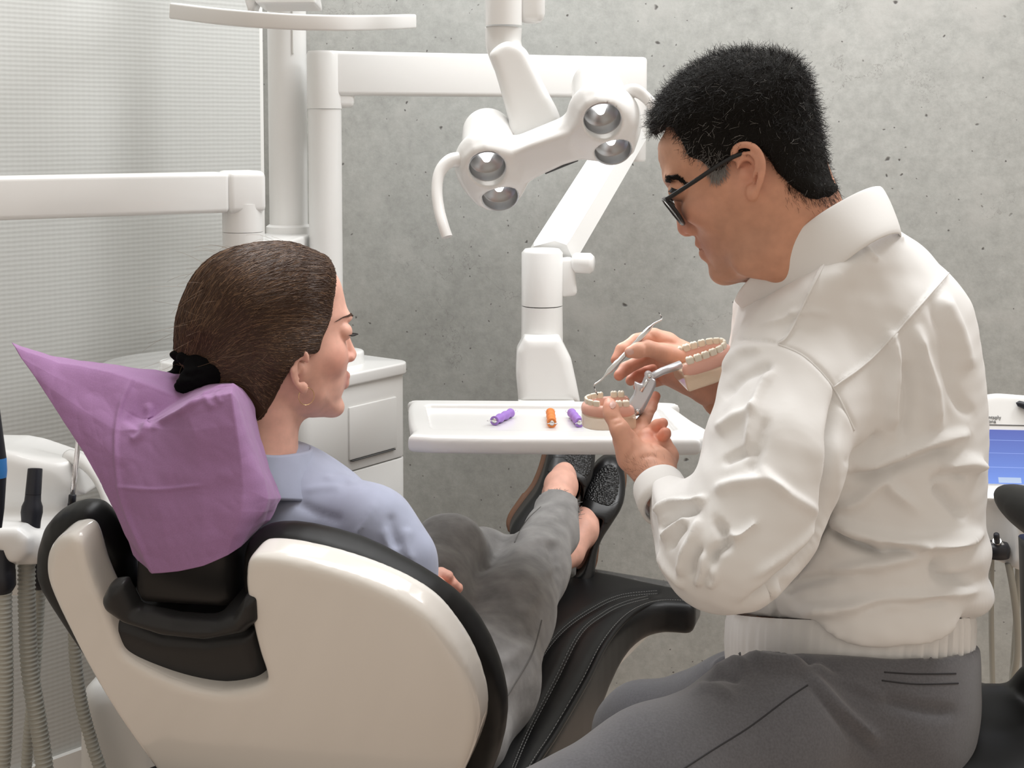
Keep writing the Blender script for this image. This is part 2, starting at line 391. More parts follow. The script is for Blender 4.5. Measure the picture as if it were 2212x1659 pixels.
# ================================================================== THE ROOM
def concrete():
    m = mat('concrete', (0.42, 0.41, 0.38), 0.75); N, L, b = nodes(m); tc = N.new('ShaderNodeTexCoord'); src = tc.outputs['Object']
    def noise(sc, det=6, rough=0.6):
        n = N.new('ShaderNodeTexNoise'); n.inputs['Scale'].default_value = sc; n.inputs['Detail'].default_value = det; n.inputs['Roughness'].default_value = rough; L.new(src, n.inputs['Vector']); return n.outputs[0]
    def ramp(s, stops):
        r = N.new('ShaderNodeValToRGB'); L.new(s, r.inputs[0]); e = r.color_ramp.elements
        while len(e) < len(stops): e.new(0.5)
        for i, (p, c) in enumerate(stops): e[i].position = p; e[i].color = (*c, 1) if len(c) == 3 else c
        return r.outputs[0]
    def mix(fac, a, bb, mode='MIX'):
        x = N.new('ShaderNodeMix'); x.data_type = 'RGBA'; x.blend_type = mode
        if hasattr(fac, 'is_linked'): L.new(fac, x.inputs[0])
        else: x.inputs[0].default_value = fac
        for v, i in ((a, 6), (bb, 7)):
            if hasattr(v, 'is_linked'): L.new(v, x.inputs[i])
            else: x.inputs[i].default_value = (*v, 1)
        return x.outputs[2]
    base = ramp(noise(1.6), [(0.33, (0.355, 0.362, 0.348)), (0.66, (0.445, 0.452, 0.437))])
    fine = ramp(noise(55, 8, 0.75), [(0.28, (0.80, 0.80, 0.79)), (0.72, (1.14, 1.14, 1.13))])
    c = mix(1.0, base, fine, 'MULTIPLY')
    pale = ramp(noise(5.5, 4, 0.55), [(0.55, (0, 0, 0)), (0.72, (1, 1, 1))])
    c = mix(pale, c, (0.46, 0.46, 0.44))
    def pores(sc, rad, keep, seed):
        mp = N.new('ShaderNodeMapping'); mp.inputs['Location'].default_value = (seed, seed * 1.7, seed * .3); L.new(src, mp.inputs[0])
        dn = N.new('ShaderNodeTexNoise'); dn.inputs['Scale'].default_value = sc * 2.5; L.new(mp.outputs[0], dn.inputs['Vector'])
        va = N.new('ShaderNodeVectorMath'); va.operation = 'MULTIPLY_ADD'; L.new(dn.outputs['Color'], va.inputs[0]); va.inputs[1].default_value = (0.35 / sc,) * 3; L.new(mp.outputs[0], va.inputs[2])
        v = N.new('ShaderNodeTexVoronoi'); v.inputs['Scale'].default_value = sc; L.new(va.outputs[0], v.inputs['Vector'])
        lt = N.new('ShaderNodeMapRange'); lt.inputs[1].default_value = rad; lt.inputs[2].default_value = rad * 0.45; lt.inputs[3].default_value = 0; lt.inputs[4].default_value = 1; L.new(v.outputs['Distance'], lt.inputs[0])
        sp = N.new('ShaderNodeSeparateColor'); L.new(v.outputs['Color'], sp.inputs[0])
        gt = N.new('ShaderNodeMath'); gt.operation = 'LESS_THAN'; gt.inputs[1].default_value = keep; L.new(sp.outputs[0], gt.inputs[0])
        mu = N.new('ShaderNodeMath'); mu.operation = 'MULTIPLY'; L.new(lt.outputs[0], mu.inputs[0]); L.new(gt.outputs[0], mu.inputs[1]); return mu.outputs[0]
    p1 = pores(26, 0.085, 0.55, 1.3); p2 = pores(13, 0.075, 0.45, 4.1); p3 = pores(48, 0.10, 0.40, 7.7)
    # fine cracks: thin lines where a warped noise crosses its middle value, broken up
    cn = noise(4.3, 7, 0.62); ab = N.new('ShaderNodeMath'); ab.operation = 'SUBTRACT'; L.new(cn, ab.inputs[0]); ab.inputs[1].default_value = 0.5
    a2 = N.new('ShaderNodeMath'); a2.operation = 'ABSOLUTE'; L.new(ab.outputs[0], a2.inputs[0])
    cr = N.new('ShaderNodeMapRange'); cr.inputs[1].default_value = 0.0028; cr.inputs[2].default_value = 0.0008; L.new(a2.outputs[0], cr.inputs[0])
    ck = ramp(noise(2.3, 2), [(0.52, (0, 0, 0)), (0.60, (1, 1, 1))]); cm = N.new('ShaderNodeMath'); cm.operation = 'MULTIPLY'; L.new(cr.outputs[0], cm.inputs[0]); L.new(ck, cm.inputs[1])
    cm2 = N.new('ShaderNodeMath'); cm2.operation = 'MULTIPLY'; L.new(cm.outputs[0], cm2.inputs[0]); cm2.inputs[1].default_value = 0.45
    for p in (p1, p2, p3): c = mix(p, c, (0.11, 0.105, 0.10))
    c = mix(cm2.outputs[0], c, (0.16, 0.15, 0.14)); L.new(c, b.inputs['Base Color'])
    s = N.new('ShaderNodeMath'); s.operation = 'ADD'; L.new(p1, s.inputs[0]); L.new(p2, s.inputs[1])
    h = N.new('ShaderNodeMath'); h.operation = 'MULTIPLY_ADD'; L.new(s.outputs[0], h.inputs[0]); h.inputs[1].default_value = -1.0; L.new(noise(22, 6), h.inputs[2])
    bp = N.new('ShaderNodeBump'); bp.inputs['Strength'].default_value = 0.25; bp.inputs['Distance'].default_value = 0.004; L.new(h.outputs[0], bp.inputs['Height']); L.new(bp.outputs[0], b.inputs['Normal'])
    return m
M['concrete'] = concrete()
def woven_wall():
    m = mat('woven_wallcovering', (0.52, 0.53, 0.515), 0.6); N, L, b = nodes(m); tc = N.new('ShaderNodeTexCoord')
    sp = N.new('ShaderNodeSeparateXYZ'); L.new(tc.outputs['Object'], sp.inputs[0])
    nz = N.new('ShaderNodeTexNoise'); nz.inputs['Scale'].default_value = 30; L.new(tc.outputs['Object'], nz.inputs['Vector'])
    md = N.new('ShaderNodeMath'); md.operation = 'MULTIPLY_ADD'; L.new(nz.outputs[0], md.inputs[0]); md.inputs[1].default_value = 0.002; L.new(sp.outputs['Z'], md.inputs[2])
    f = N.new('ShaderNodeMath'); f.operation = 'MULTIPLY'; L.new(md.outputs[0], f.inputs[0]); f.inputs[1].default_value = 2 * math.pi / 0.0085
    sn = N.new('ShaderNodeMath'); sn.operation = 'SINE'; L.new(f.outputs[0], sn.inputs[0])
    f2 = N.new('ShaderNodeMath'); f2.operation = 'MULTIPLY'; L.new(sp.outputs['X'], f2.inputs[0]); f2.inputs[1].default_value = 2 * math.pi / 0.011
    s2 = N.new('ShaderNodeMath'); s2.operation = 'SINE'; L.new(f2.outputs[0], s2.inputs[0])
    mu = N.new('ShaderNodeMath'); mu.operation = 'MULTIPLY_ADD'; L.new(s2.outputs[0], mu.inputs[0]); mu.inputs[1].default_value = 0.35; L.new(sn.outputs[0], mu.inputs[2])
    bp = N.new('ShaderNodeBump'); bp.inputs['Strength'].default_value = 0.10; bp.inputs['Distance'].default_value = 0.0012; L.new(mu.outputs[0], bp.inputs['Height']); L.new(bp.outputs[0], b.inputs['Normal'])
    return m
M['woven'] = woven_wall()
M['wall_white'] = mat('trim_white', (0.74, 0.74, 0.72), 0.5)
def wood_floor():
    m = mat('pale_oak_floor', (0.52, 0.42, 0.34), 0.4); N, L, b = nodes(m); tc = N.new('ShaderNodeTexCoord'); mp = N.new('ShaderNodeMapping'); mp.inputs['Scale'].default_value = (6, 0.7, 1); mp.inputs['Rotation'].default_value = (0, 0, 0.7); L.new(tc.outputs['Object'], mp.inputs[0])
    n = N.new('ShaderNodeTexNoise'); n.inputs['Scale'].default_value = 4; n.inputs['Detail'].default_value = 8; n.inputs['Distortion'].default_value = 0.6; L.new(mp.outputs[0], n.inputs['Vector'])
    r = N.new('ShaderNodeValToRGB'); e = r.color_ramp.elements; e[0].position = 0.32; e[0].color = (0.33, 0.25, 0.195, 1); e[1].position = 0.6; e[1].color = (0.58, 0.475, 0.395, 1); L.new(n.outputs[0], r.inputs[0]); L.new(r.outputs[0], b.inputs['Base Color']); return m
M['floor'] = wood_floor()

def panel(name, a, b, z0, z1, th, m, side=1):
    """vertical slab from a to b (xy), thickness th going away on the given side"""
    a, b = np.array([*a[:2], 0.0]), np.array([*b[:2], 0.0]); L = np.linalg.norm(b - a); x = unit(b - a); y = np.array([-x[1], x[0], 0]) * side
    c = (a + b) / 2 + y * th / 2 + np.array([0, 0, (z0 + z1) / 2])
    V, F = rbox((0, 0, 0), (L, th, z1 - z0), 0)
    me = bpy.data.meshes.new(name); me.from_pydata([tuple(v) for v in V], [], F); me.update()
    o = link(name, me, m, None, c); o.location = c; o.rotation_euler = (0, 0, math.atan2(x[1], x[0])); tag(o, kind='structure'); return o
LWD = unit((0.931, 1.0, 0)); LWA = G(150, 1622, 0.075)
def on_lw(px):                        # point of the left wall seen at image column px
    r = (px - CX) / FPX / math.cos(PITCH); t = (r * LWA[1] - LWA[0]) / (LWD[0] - r * LWD[1]); return LWA + t * LWD
LWE = on_lw(565); LWS = LWE - LWD * 3.4
wl = panel('wall_left', LWS, LWE, 0, 2.9, 0.06, M['woven'])
bl = panel('baseboard_left', LWS, LWE, 0, 0.075, 0.012, M['wall_white'], side=-1)
tr = panel('trim_1', LWE, LWE + LWD * 0.008, 0, 2.9, 0.06, M['wall_white'])
AW = math.radians(14); CWD = np.array([math.cos(AW), -math.sin(AW), 0]); CW0 = np.array([LWE[0], LWE[1] + 0.21, 0])
wb = panel('wall_back', CW0 - CWD * 0.9, CW0 + CWD * 3.4, 0, 2.9, 0.2, M['concrete'])
V, F = rbox((0.4, 1.4, -0.025), (6.4, 5.8, 0.05), 0); fl = build('floor', V, F, M['floor'], smooth=False); tag(fl, kind='structure')
for o, l, c in ((wl, 'pale wall covered in fine horizontal ribbing behind the arms', 'wall'), (wb, 'bare grey concrete wall with pores and hairline cracks', 'wall'), (fl, 'pale oak floor glimpsed at lower left', 'floor'),
             (bl, 'white baseboard along the ribbed wall', 'baseboard'), (tr, 'thin white edge strip where the ribbed wall ends', 'trim')): tag(o, l, c)
# ================================================================== EQUIPMENT BEHIND THE CHAIR
def H(py, z):                          # height of an image row at view depth z
    return P(CX, py, z)[2]
def vpole(px, z, py=300): p = P(px, py, z); return np.array([p[0], p[1], 0.0])

# ---- supply unit (cuspidor cabinet)
E1 = unit((0.60, 0.80, 0)); E2 = np.array([-E1[1], E1[0], 0])
UF = P(652, 900, 2.35); UF[2] = 0
un = thing('dental_supply_unit', UF + E1 * .12 + E2 * .18, 'white dental supply cabinet with rounded top behind the patient', 'cabinet')
UZ = H(786, 2.56) - 0.018
def uface(t, h, d=0.0): return UF + E1 * t + E2 * d + np.array([0, 0, h])
def prismz(poly, z0, z1, bev=0.004, seg=3, bevel_vertical=True):
    bm = bmesh.new(); vs_ = [bm.verts.new((*p[:2], z0)) for p in poly]; f = bm.faces.new(vs_)
    r = bmesh.ops.extrude_face_region(bm, geom=[f]); 
    for v in [g for g in r['geom'] if isinstance(g, bmesh.types.BMVert)]: v.co.z = z1
    bmesh.ops.recalc_face_normals(bm, faces=list(bm.faces))
    if bev > 0:
        ed = [e for e in bm.edges if bevel_vertical or abs(e.verts[0].co.z - e.verts[1].co.z) < 1e-6]
        bmesh.ops.bevel(bm, geom=ed, offset=bev, segments=seg, profile=0.5, affect='EDGES', clamp_overlap=True)
    return bm_arrays(bm)
def rrect(c, e1, e2, a, b, r, n=6):   # rounded rectangle outline in plan
    out = []
    for (sx, sy, t0) in ((1, 1, 0), (-1, 1, 90), (-1, -1, 180), (1, -1, 270)):
        for k in range(n + 1):
            t = math.radians(t0 + 90 * k / n); u = sx * (a - r) + r * math.cos(t); v = sy * (b - r) + r * math.sin(t); out.append(np.asarray(c)[:2] + np.asarray(e1)[:2] * u + np.asarray(e2)[:2] * v)
    return out
UC = UF + E1 * 0.136 + E2 * 0.19
V, F = prismz(rrect(UC, E1, E2, 0.136, 0.19, 0.022), 0.0, UZ - 0.155, 0.0025, 2); build('lower_body', V, F, M['plastic_matte'], un, flat_angle=40)
V, F = prismz(rrect(UC, E1, E2, 0.136, 0.19, 0.022), UZ - 0.153, UZ, 0.0025, 2); build('upper_body', V, F, M['plastic_matte'], un, flat_angle=40)
V, F = prismz(rrect(UC + E1 * .002, E1, E2, 0.142, 0.196, 0.03), UZ, UZ + 0.022, 0.009, 4); build('top_cover', V, F, M['plastic'], un)
V, F = rbox(uface(0.175, UZ - 0.085, -0.001), (0.125, 0.006, 0.094), 0.0022, (E1, E2, np.array([0, 0, 1.0])), 2); pn = build('flap_panel', V, F, M['plastic_matte'], un, flat_angle=40)
V, F = rbox(uface(0.175, UZ - 0.134, -0.0015), (0.115, 0.006, 0.002), 0.0, (E1, E2, np.array([0, 0, 1.0]))); build('flap_gap', V, F, M['seam'], pn)
# tower that carries the poles
pc, pt, pa = vpole(622, 2.58), vpole(702, 2.52), vpole(522, 2.30)
tz = H(516, 2.45)
tcen = (pc + pa) / 2 + np.array([0.0, 0.0, 0]); td = unit(pc - pa)
V, F = prismz(rrect(tcen, td, np.array([-td[1], td[0], 0]), 0.135, 0.05, 0.04), UZ - 0.40, tz, 0.006, 3); build('tower', V, F, M['plastic'], un)
V, F = prismz(rrect(pt, E1, E2, 0.06, 0.06, 0.04), UZ - 0.02, UZ + 0.045, 0.006, 3); build('pole_foot', V, F, M['plastic'], un)
# glass bowl
gb = P(400, 802, 2.10)
V, F = lathe([(0.03, -0.085), (0.075, -0.07), (0.115, -0.035), (0.126, 0.0), (0.124, 0.001), (0.112, -0.034), (0.073, -0.067), (0.03, -0.081)], gb + np.array([0, 0, 0.012]), n=56, cap=False)
o = build('spittoon_bowl', V, F, M['bowl_glass'], None); tag(o, 'clear glass rinsing bowl behind the patient\'s black hair tie', 'bowl')
V, F = lathe([(0.034, -0.50), (0.034, -0.10), (0.028, -0.086), (0.0, -0.086)], gb + np.array([0, 0, 0.012]), n=24); o = build('bowl_pedestal', V, F, M['plastic'], un)

# ---- tall column with screen mount
co = thing('equipment_column', [pc[0], pc[1], tz], 'tall white round column carrying the screen holder', 'column')
V, F = lathe([(0.0355, tz - 0.005), (0.0355, 1.86)], [pc[0], pc[1], 0], n=48); build('tube', V, F, M['plastic'], co, flat_angle=40)
V, F = lathe([(0.042, tz - 0.004), (0.042, tz + 0.012), (0.036, tz + 0.016)], [pc[0], pc[1], 0], n=48); build('foot_ring', V, F, M['plastic'], co, flat_angle=40)
V, F = rbox([pc[0] + 0.016, pc[1] - 0.0325, 1.43], (0.003, 0.004, 0.10), 0.0008); build('cable_slot', V, F, M['wall_white'], co)
mo = thing('screen_holder', P(640, 60, 2.2), 'white screen holder with a long curved grab handle above the column', 'screen holder')
pth = spline([P(380, 24, 2.13), P(470, 35, 2.05), P(560, 43, 2.005), P(650, 48, 2.0), P(740, 49.5, 2.02), P(820, 48.5, 2.09), P(886, 46, 2.17)], 8)
sq = []
for sx, sy, t0 in ((1, 1, 0), (-1, 1, 90), (-1, -1, 180), (1, -1, 270)):
    for k in range(5): t = math.radians(t0 + 22.5 * k); sq.append((sx * .72 + .28 * math.cos(t), sy * .72 + .28 * math.sin(t)))
V, F = sweep(pth, lambda t: (0.011, 0.0122 - 0.0012 * t), prof=sq); build('grab_handle', V, F, M['plastic'], mo, flat_angle=50)
sd = SDF(cc(490, -330, 2.3) - [0, 0, .25], cc(760, 60, 2.3) + [0, 0, .25], 0.004)
q = lambda L, z: [cc(x, y, z)[:2] for x, y in L]
sd.prism(q([(556, -60), (572, 44), (700, 46), (690, -10), (684, -60), (670, -300), (570, -300)], 2.12), 2.04, 2.14, 0.012)
sd.rc(cc(622, -120, 2.14), cc(622, -120, 2.6), 0.035, 0.035, 0.02)
V, F = sd.mesh(); build('neck', sd.world(V), F, M['plastic'], mo)
V, F = prismz([(0, 0), (.024, 0), (.013, -.03), (.008, -.03)], 0, .05, .001, 1)
fin = P(524, -6, 2.08); V = np.array(V); V = np.stack([fin[0] + V[:, 0], fin[1] + V[:, 2], fin[2] + V[:, 1] * 0.9 + 0.006], 1); build('fin', V, F[::-1], M['plastic'], mo)
# the screen itself: only its lower rim reaches into the picture
sc_o = P(765, -160, 2.36); sx, sy, sz = frame3(unit((0.985, -0.16, -0.028)), (0, 0.15, 1))
sn = thing('monitor', P(765, 4, 2.36), 'flat monitor with white rim, only its lower edge in the picture', 'monitor')
V, F = rbox(sc_o, (0.335, 0.02, 0.25), 0.006, (sx, sy, sz)); build('housing', V, F, M['plastic'], sn)
V, F = rbox(sc_o - sy * 0.010, (0.318, 0.002, 0.234), 0.0006, (sx, sy, sz)); build('display', V, F, mat('screen_dark', (0.02, 0.02, 0.03), 0.1), sn)
V, F = bar(P(622, -120, 2.6), sc_o + sy * 0.008, 0.03, 0.03); build('bracket', V, F, M['plastic'], sn)

# ---- tray arm: pole, beam, spring arm, wrist
ta = thing('tray_boom', [pt[0], pt[1], UZ + 0.045], 'white jointed arm with horizontal beam that carries the instrument tray', 'equipment arm')
bz = H(159, 2.52); bh = 0.080
V, F = lathe([(0.0302, UZ + 0.046), (0.0302, H(236, 2.52))], [pt[0], pt[1], 0], n=48); build('pole', V, F, M['plastic'], ta, flat_angle=40)
V, F = lathe([(0.0318, H(235, 2.52)), (0.0318, bz + bh / 2 - 0.006), (0.029, bz + bh / 2), (0, bz + bh / 2)], [pt[0], pt[1], 0], n=48); build('collar', V, F, M['plastic'], ta, flat_angle=40)
be = P(1366, 168, 2.74); be[2] = bz; b0 = np.array([pt[0], pt[1], bz]); bd = unit(be - b0)
V, F = bar(b0 + bd * 0.012, be + bd * 0.022, 0.052, bh, 0.008, seg=4); build('beam', V, F, M['plastic'], ta, flat_angle=40)
V, F = rbox(b0 + bd * .03 + np.array([0, 0, -.047]), (.045, .04, .03), .01, frame3(bd)); build('web', V, F, M['plastic'], ta)
V, F = lathe([(0.026, bz - 0.165), (0.028, bz - 0.16), (0.028, bz - 0.03)], [be[0], be[1], 0], n=40); build('pivot', V, F, M['plastic'], ta, flat_angle=40)
a1, a2 = P(1352, 292, 2.71), P(1190, 556, 2.30)
upv = unit((-0.55, -0.75, 0.5))
sqc = [(1, .55), (.55, 1), (-.55, 1), (-1, .55), (-1, -.55), (-.55, -1), (.55, -1), (1, -.55)]
def oct_bar(a, b, w_, h_, up, name, par):
    V, F = sweep([a + (b - a) * t for t in (0, .02, .98, 1)], [(w_ * .9, h_ * .9), (w_, h_), (w_, h_), (w_ * .9, h_ * .9)], prof=sqc, up=up); return build(name, V, F, M['plastic'], par, flat_angle=35)
oct_bar(a1, a2, 0.040, 0.030, upv, 'spring_arm', ta)
wr = P(1171, 620, 2.26)
V, F = lathe([(0.0, H(536, 2.26)), (0.028, H(537, 2.26)), (0.0335, H(545, 2.26)), (0.0335, H(659, 2.26))], [wr[0], wr[1], 0], n=44); build('wrist_upper', V, F, M['plastic'], ta, flat_angle=50)
V, F = lathe([(0.0335, H(661, 2.26)), (0.0342, H(742, 2.26)), (0.034, H(760, 2.26))], [wr[0], wr[1], 0], n=44); build('wrist_lower', V, F, M['plastic'], ta, flat_angle=50)
V, F = bar(P(1218, 556, 2.27), P(1228, 640, 2.27), 0.03, 0.028, 0.008, up=(0, 1, 0)); build('wrist_bracket', V, F, M['plastic'], ta)
V, F = lathe([(0.0, 0), (0.014, 0.001), (0.017, 0.006), (0.017, 0.03), (0.012, 0.036), (0, 0.036)], P(1236, 568, 2.27), ax=(1, -0.25, 0), n=28); build('clamp_knob', V, F, M['plastic'], ta)
sd = SDF(cc(1080, 690, 2.2) - [0, 0, .13], cc(1290, 890, 2.2) + [0, 0, .16], 0.003)
sd.prism(q([(1132, 722), (1208, 722), (1232, 770), (1243, 820), (1252, 866), (1120, 866), (1114, 800), (1116, 752)], 2.24), 2.19, 2.28, 0.016)
V, F = sd.mesh(3); build('tray_neck', sd.world(V), F, M['plastic'], ta)

# ---- instrument tray
TZ = G(1200, 946, 0.82); TH = 0.82
def tp(px, py, h=TH): return G(px, py, h)
trc = thing('instrument_tray', (tp(905, 950) + tp(1490, 950)) / 2, 'white shallow instrument tray in front of the concrete wall', 'tray')
outl = [tp(x, y)[:2] for x, y in [(882, 888), (892, 934), (930, 949), (1460, 953), (1512, 950), (1536, 938), (1500, 915), (1452, 882), (1425, 873), (925, 868), (890, 872)]]
inl = [tp(x, y)[:2] for x, y in [(921, 882), (932, 928), (940, 932), (1440, 938), (1462, 932), (1424, 888), (1410, 882), (930, 879)]]
o3 = np.array([*np.mean(outl, 0), TH]); loc2 = lambda L: [np.asarray(p) - o3[:2] for p in L]
sd = SDF((-.3, -.3, -.05), (.3, .3, .03), 0.0025, O=o3, A=np.eye(3))
sd.prism(loc2(closed_spline(outl, 3)), -0.021, 0.004, 0.008)
sd.prism(loc2(inl), -0.004, 0.05, 0.004, op='sub', k=0.003)
V, F = sd.mesh(2); build('tray_plate', sd.world(V), F, M['plastic'], trc)
V, F = bar([*(P(1180, 868, 2.24)[:2]), TH - .008], [*(P(1180, 868, 2.10)[:2]), TH - .012], 0.09, 0.012, .003); build('tray_support', V, F, M['plastic_matte'], ta)
TF = TH - 0.004                                            # recessed floor of the tray
def wax_tool(pa_, pb_, colm, label):
    a, b = G(*pa_, TF + .007), G(*pb_, TF + .007); L = np.linalg.norm(b - a); ax = unit(b - a); side = unit(np.cross(ax, (0, 0, 1))); r = 0.0068
    t = thing('loop_tool', (a + b) / 2 - [0, 0, .007], label, 'hand tool', 'small loop tools on the tray')
    hs = np.linspace(0, L, 19); prof = [(0.0, 0)] + [(r * (0.88 + 0.14 * math.cos(6 * math.pi * h / L)), h) for h in hs] + [(0.0, L)]
    V, F = lathe(prof, a, ax, n=22); build('handle', V, F, colm, t, flat_angle=50)
    for e, s in ((a, -1), (b, 1)):
        V, F = lathe([(0.0036, -0.001), (0.0036, 0.0012), (0.0, 0.0012)], e, ax * s, n=16); build('ferrule', V, F, M['steel'], t)
        lp = spline([e, e + ax * s * .006 + side * .007, e + ax * s * .011 + side * .006 + [0, 0, .002], e + ax * s * .011 - side * .006 + [0, 0, .002], e + ax * s * .006 - side * .007, e], 5)
        V, F = sweep(lp, 0.00045, n=6); build('wire_loop', V, F, M['steel'], t)
mp_ = mat('purple_rubber', (0.36, 0.20, 0.62), 0.5); mo_ = mat('orange_rubber', (0.80, 0.24, 0.05), 0.5)
wax_tool((1068, 909), (1103, 892), mp_, 'lilac double ended loop tool lying on the left of the tray')
wax_tool((1192, 914), (1189, 891), mo_, 'orange double ended loop tool in the middle of the tray')
wax_tool((1252, 913), (1235, 892), mp_, 'lilac double ended loop tool beside the teeth model')

# ---- operating lamp
LO = P(1188, 345, 1.97)
lx = unit(P(1312, 290, 1.94) - P(1066, 390, 1.98)); ln0 = unit(-(FW) * math.cos(math.radians(38)) + DN * math.sin(math.radians(38)) + RT * 0.15)
ln = unit(ln0 - np.dot(ln0, lx) * lx); ly = np.cross(ln, lx); AL = np.stack([lx, ly, ln], 1)     # ly: across the plate, ln: out of its face
def lp(px, py): return AL.T @ (PL(px, py, LO, ln) - LO)
lamp = thing('operating_lamp', P(1088, -120, 2.08), 'white operating lamp with four round reflectors hanging above the patient', 'lamp')
cr2 = lambda L: [(640 + x / 2.765, y / 2.765) for x, y in L]
plate = cr2([(1000, 1010), (1012, 950), (1060, 900), (1130, 880), (1200, 893), (1290, 915), (1400, 870), (1500, 835), (1640, 790), (1688, 730), (1700, 670), (1735, 620), (1800, 597), (1900, 612), (1980, 675), (2025, 760), (2035, 850), (2020, 920), (1960, 975), (1880, 987), (1780, 970), (1700, 965), (1600, 995), (1480, 1050), (1385, 1100), (1345, 1180), (1300, 1240), (1220, 1272), (1140, 1268), (1080, 1235), (1030, 1150), (1003, 1070)])
pl2 = [lp(*p)[:2] for p in plate]; ref = cr2([(1141, 994), (1216, 1172), (1827, 709), (1890, 893)])
rc_ = [lp(*p)[:2] for p in ref]; RR = 0.0262; lobeL, lobeR = (rc_[0] + rc_[1]) / 2, (rc_[2] + rc_[3]) / 2
sd = SDF((-.19, -.13, -.165), (.19, .13, .03), 0.0022, O=LO, A=AL)
sd.prism(pl2, -0.022, 0.0, 0.007)
for c_, lean in ((lobeL, -1), (lobeR, 1)):
    hi = np.array([*(c_ + (rc_[0] - rc_[1]) * 0.10), -0.030]); 
    sd.ell(hi, (0.046, 0.062, 0.020), 0.02); sd.rc(hi, hi + [0.0, 0.004, -0.074], 0.045, 0.037, 0.024)
bc = (lobeL + lobeR) / 2
sd.box([bc[0], bc[1] + .004, -0.032], [0.085, 0.024, 0.017], 0.01, k=0.014)
for c_ in rc_: sd.rc([*c_, -0.016], [*c_, 0.03], RR, RR, 0.002, op='sub')
V, F = sd.mesh(2); hd = build('lamp_head', sd.world(V), F, M['plastic'], lamp)
seamm = mat('lens_gap', (0.03, 0.03, 0.03), 0.3)
w3 = lambda p: AL @ np.asarray(p) + LO
for c_ in rc_:
    V, F = lathe([(RR * 1.07, 0.0002), (RR * 1.0, 0.0012), (RR * .965, 0.0), (RR * .96, -0.0155), (RR * .9, -0.0158), (RR * .72, -0.0195), (RR * .45, -0.024), (RR * .2, -0.0262), (0.0, -0.0265)], w3([*c_, 0]), ln, n=36, cap=False); rf = build('reflector', V, [f[::-1] for f in F], M['chrome'], lamp)
    V, F = lathe([(0.0, 0.003), (0.0055, 0.002), (0.0075, -0.004)], w3([c_[0], c_[1], -0.0185]), ln, n=18); build('led_chip', V, F, M['led'], rf)
V, F = rbox(w3([bc[0] + .006, bc[1] - 0.028, -0.012]), (0.052, 0.006, 0.007), 0.001, (lx, ly, ln)); build('sensor_window', V, F, seamm, lamp)
sd = SDF(cc(1010, -160, 2.05) - [0, 0, .1], cc(1240, 310, 2.05) + [0, 0, .12], 0.003)
sd.prism(q(closed_spline([(1058, 118), (1092, 92), (1130, 104), (1150, 135), (1180, 195), (1207, 248), (1200, 275), (1108, 300), (1099, 262), (1080, 190), (1066, 145)], 3), 2.06), 2.03, 2.085, 0.014)
V, F = sd.mesh(2); build('knuckle_arm', sd.world(V), F, M['plastic'], lamp)
tb = spline([P(1088, 60, 2.08), P(1088, 95, 2.08), P(1098, 128, 2.075), P(1112, 160, 2.07)], 5); V, F = sweep(tb, lambda t: 0.0278 - 0.003 * t, n=32); build('elbow', V, F, M['plastic'], lamp)
V, F = lathe([(0.0272, H(56, 2.08)), (0.0272, H(-330, 2.08))], vpole(1088, 2.08), n=40); build('drop_tube', V, F, M['plastic'], lamp, flat_angle=40)
V, F = rbox(P(1147, -25, 2.09), (0.042, 0.045, 0.105), 0.014); build('side_bracket', V, F, M['plastic'], lamp)
rq = [(math.cos(t) * (1 if abs(math.cos(t)) < 2 else 1), math.sin(t)) for t in np.linspace(0, 2 * math.pi, 16, endpoint=False)]
for pts, up in (([(1002, 345, 1.985), (972, 348, 1.975), (950, 372, 1.965), (944, 410, 1.955), (948, 450, 1.945), (957, 485, 1.935), (966, 512, 1.93)], 0), ([(1345, 205, 1.96), (1372, 196, 1.95), (1396, 212, 1.945), (1412, 232, 1.94), (1424, 258, 1.935), (1430, 285, 1.93)], 1)):
    pp = spline([P(*p) for p in pts], 6); V, F = sweep(pp, lambda t: (0.0085 + 0.010 * max(0, .35 - t), 0.0065 + 0.012 * max(0, .35 - t)), prof=rq, up=FW); build('grip_handle', V, F, M['plastic'], lamp, flat_angle=60)

sp_l = bpy.data.lights.new('lamp_beam', 'SPOT'); sp_l.energy = 2.2; sp_l.spot_size = math.radians(34); sp_l.spot_blend = 0.6; sp_l.shadow_soft_size = 0.05; sp_l.color = (1, .985, .96)
sp_o = bpy.data.objects.new('lamp_beam', sp_l); COL.objects.link(sp_o); sp_o.parent = lamp; bl_ = LO + ln * 0.03; sp_o.location = [float(c) for c in bl_ - BASE[lamp.name]]
sp_o.rotation_euler = Vector(P(1370, 860, 1.62) - bl_).to_track_quat('-Z', 'Y').to_euler()
# ---- assistant arm at the left
aa = thing('swivel_boom', [pa[0], pa[1], tz], 'white horizontal swing arm entering from the left edge', 'equipment arm')
az = H(416, 2.27)
V, F = lathe([(0.0335, tz - .005), (0.0335, H(502, 2.30))], [pa[0], pa[1], 0], n=44); build('pole', V, F, M['plastic'], aa, flat_angle=40)
V, F = lathe([(0.0335, H(501, 2.30)), (0.0335, az - 0.02)], [pa[0], pa[1], 0], n=44); build('sleeve', V, F, M['plastic'], aa, flat_angle=40)
lft = P(-260, 428, 2.02); lft[2] = az; ad = unit(np.array([pa[0], pa[1], az]) - lft)
V, F = rbox([pa[0] - .002, pa[1], az], (0.066, 0.066, 0.070), 0.011, frame3(ad), 4); build('joint_block', V, F, M['plastic'], aa)
V, F = bar(lft, np.array([pa[0], pa[1], az]) - ad * 0.032, 0.06, 0.066, 0.008, seg=4); build('beam', V, F, M['plastic'], aa)
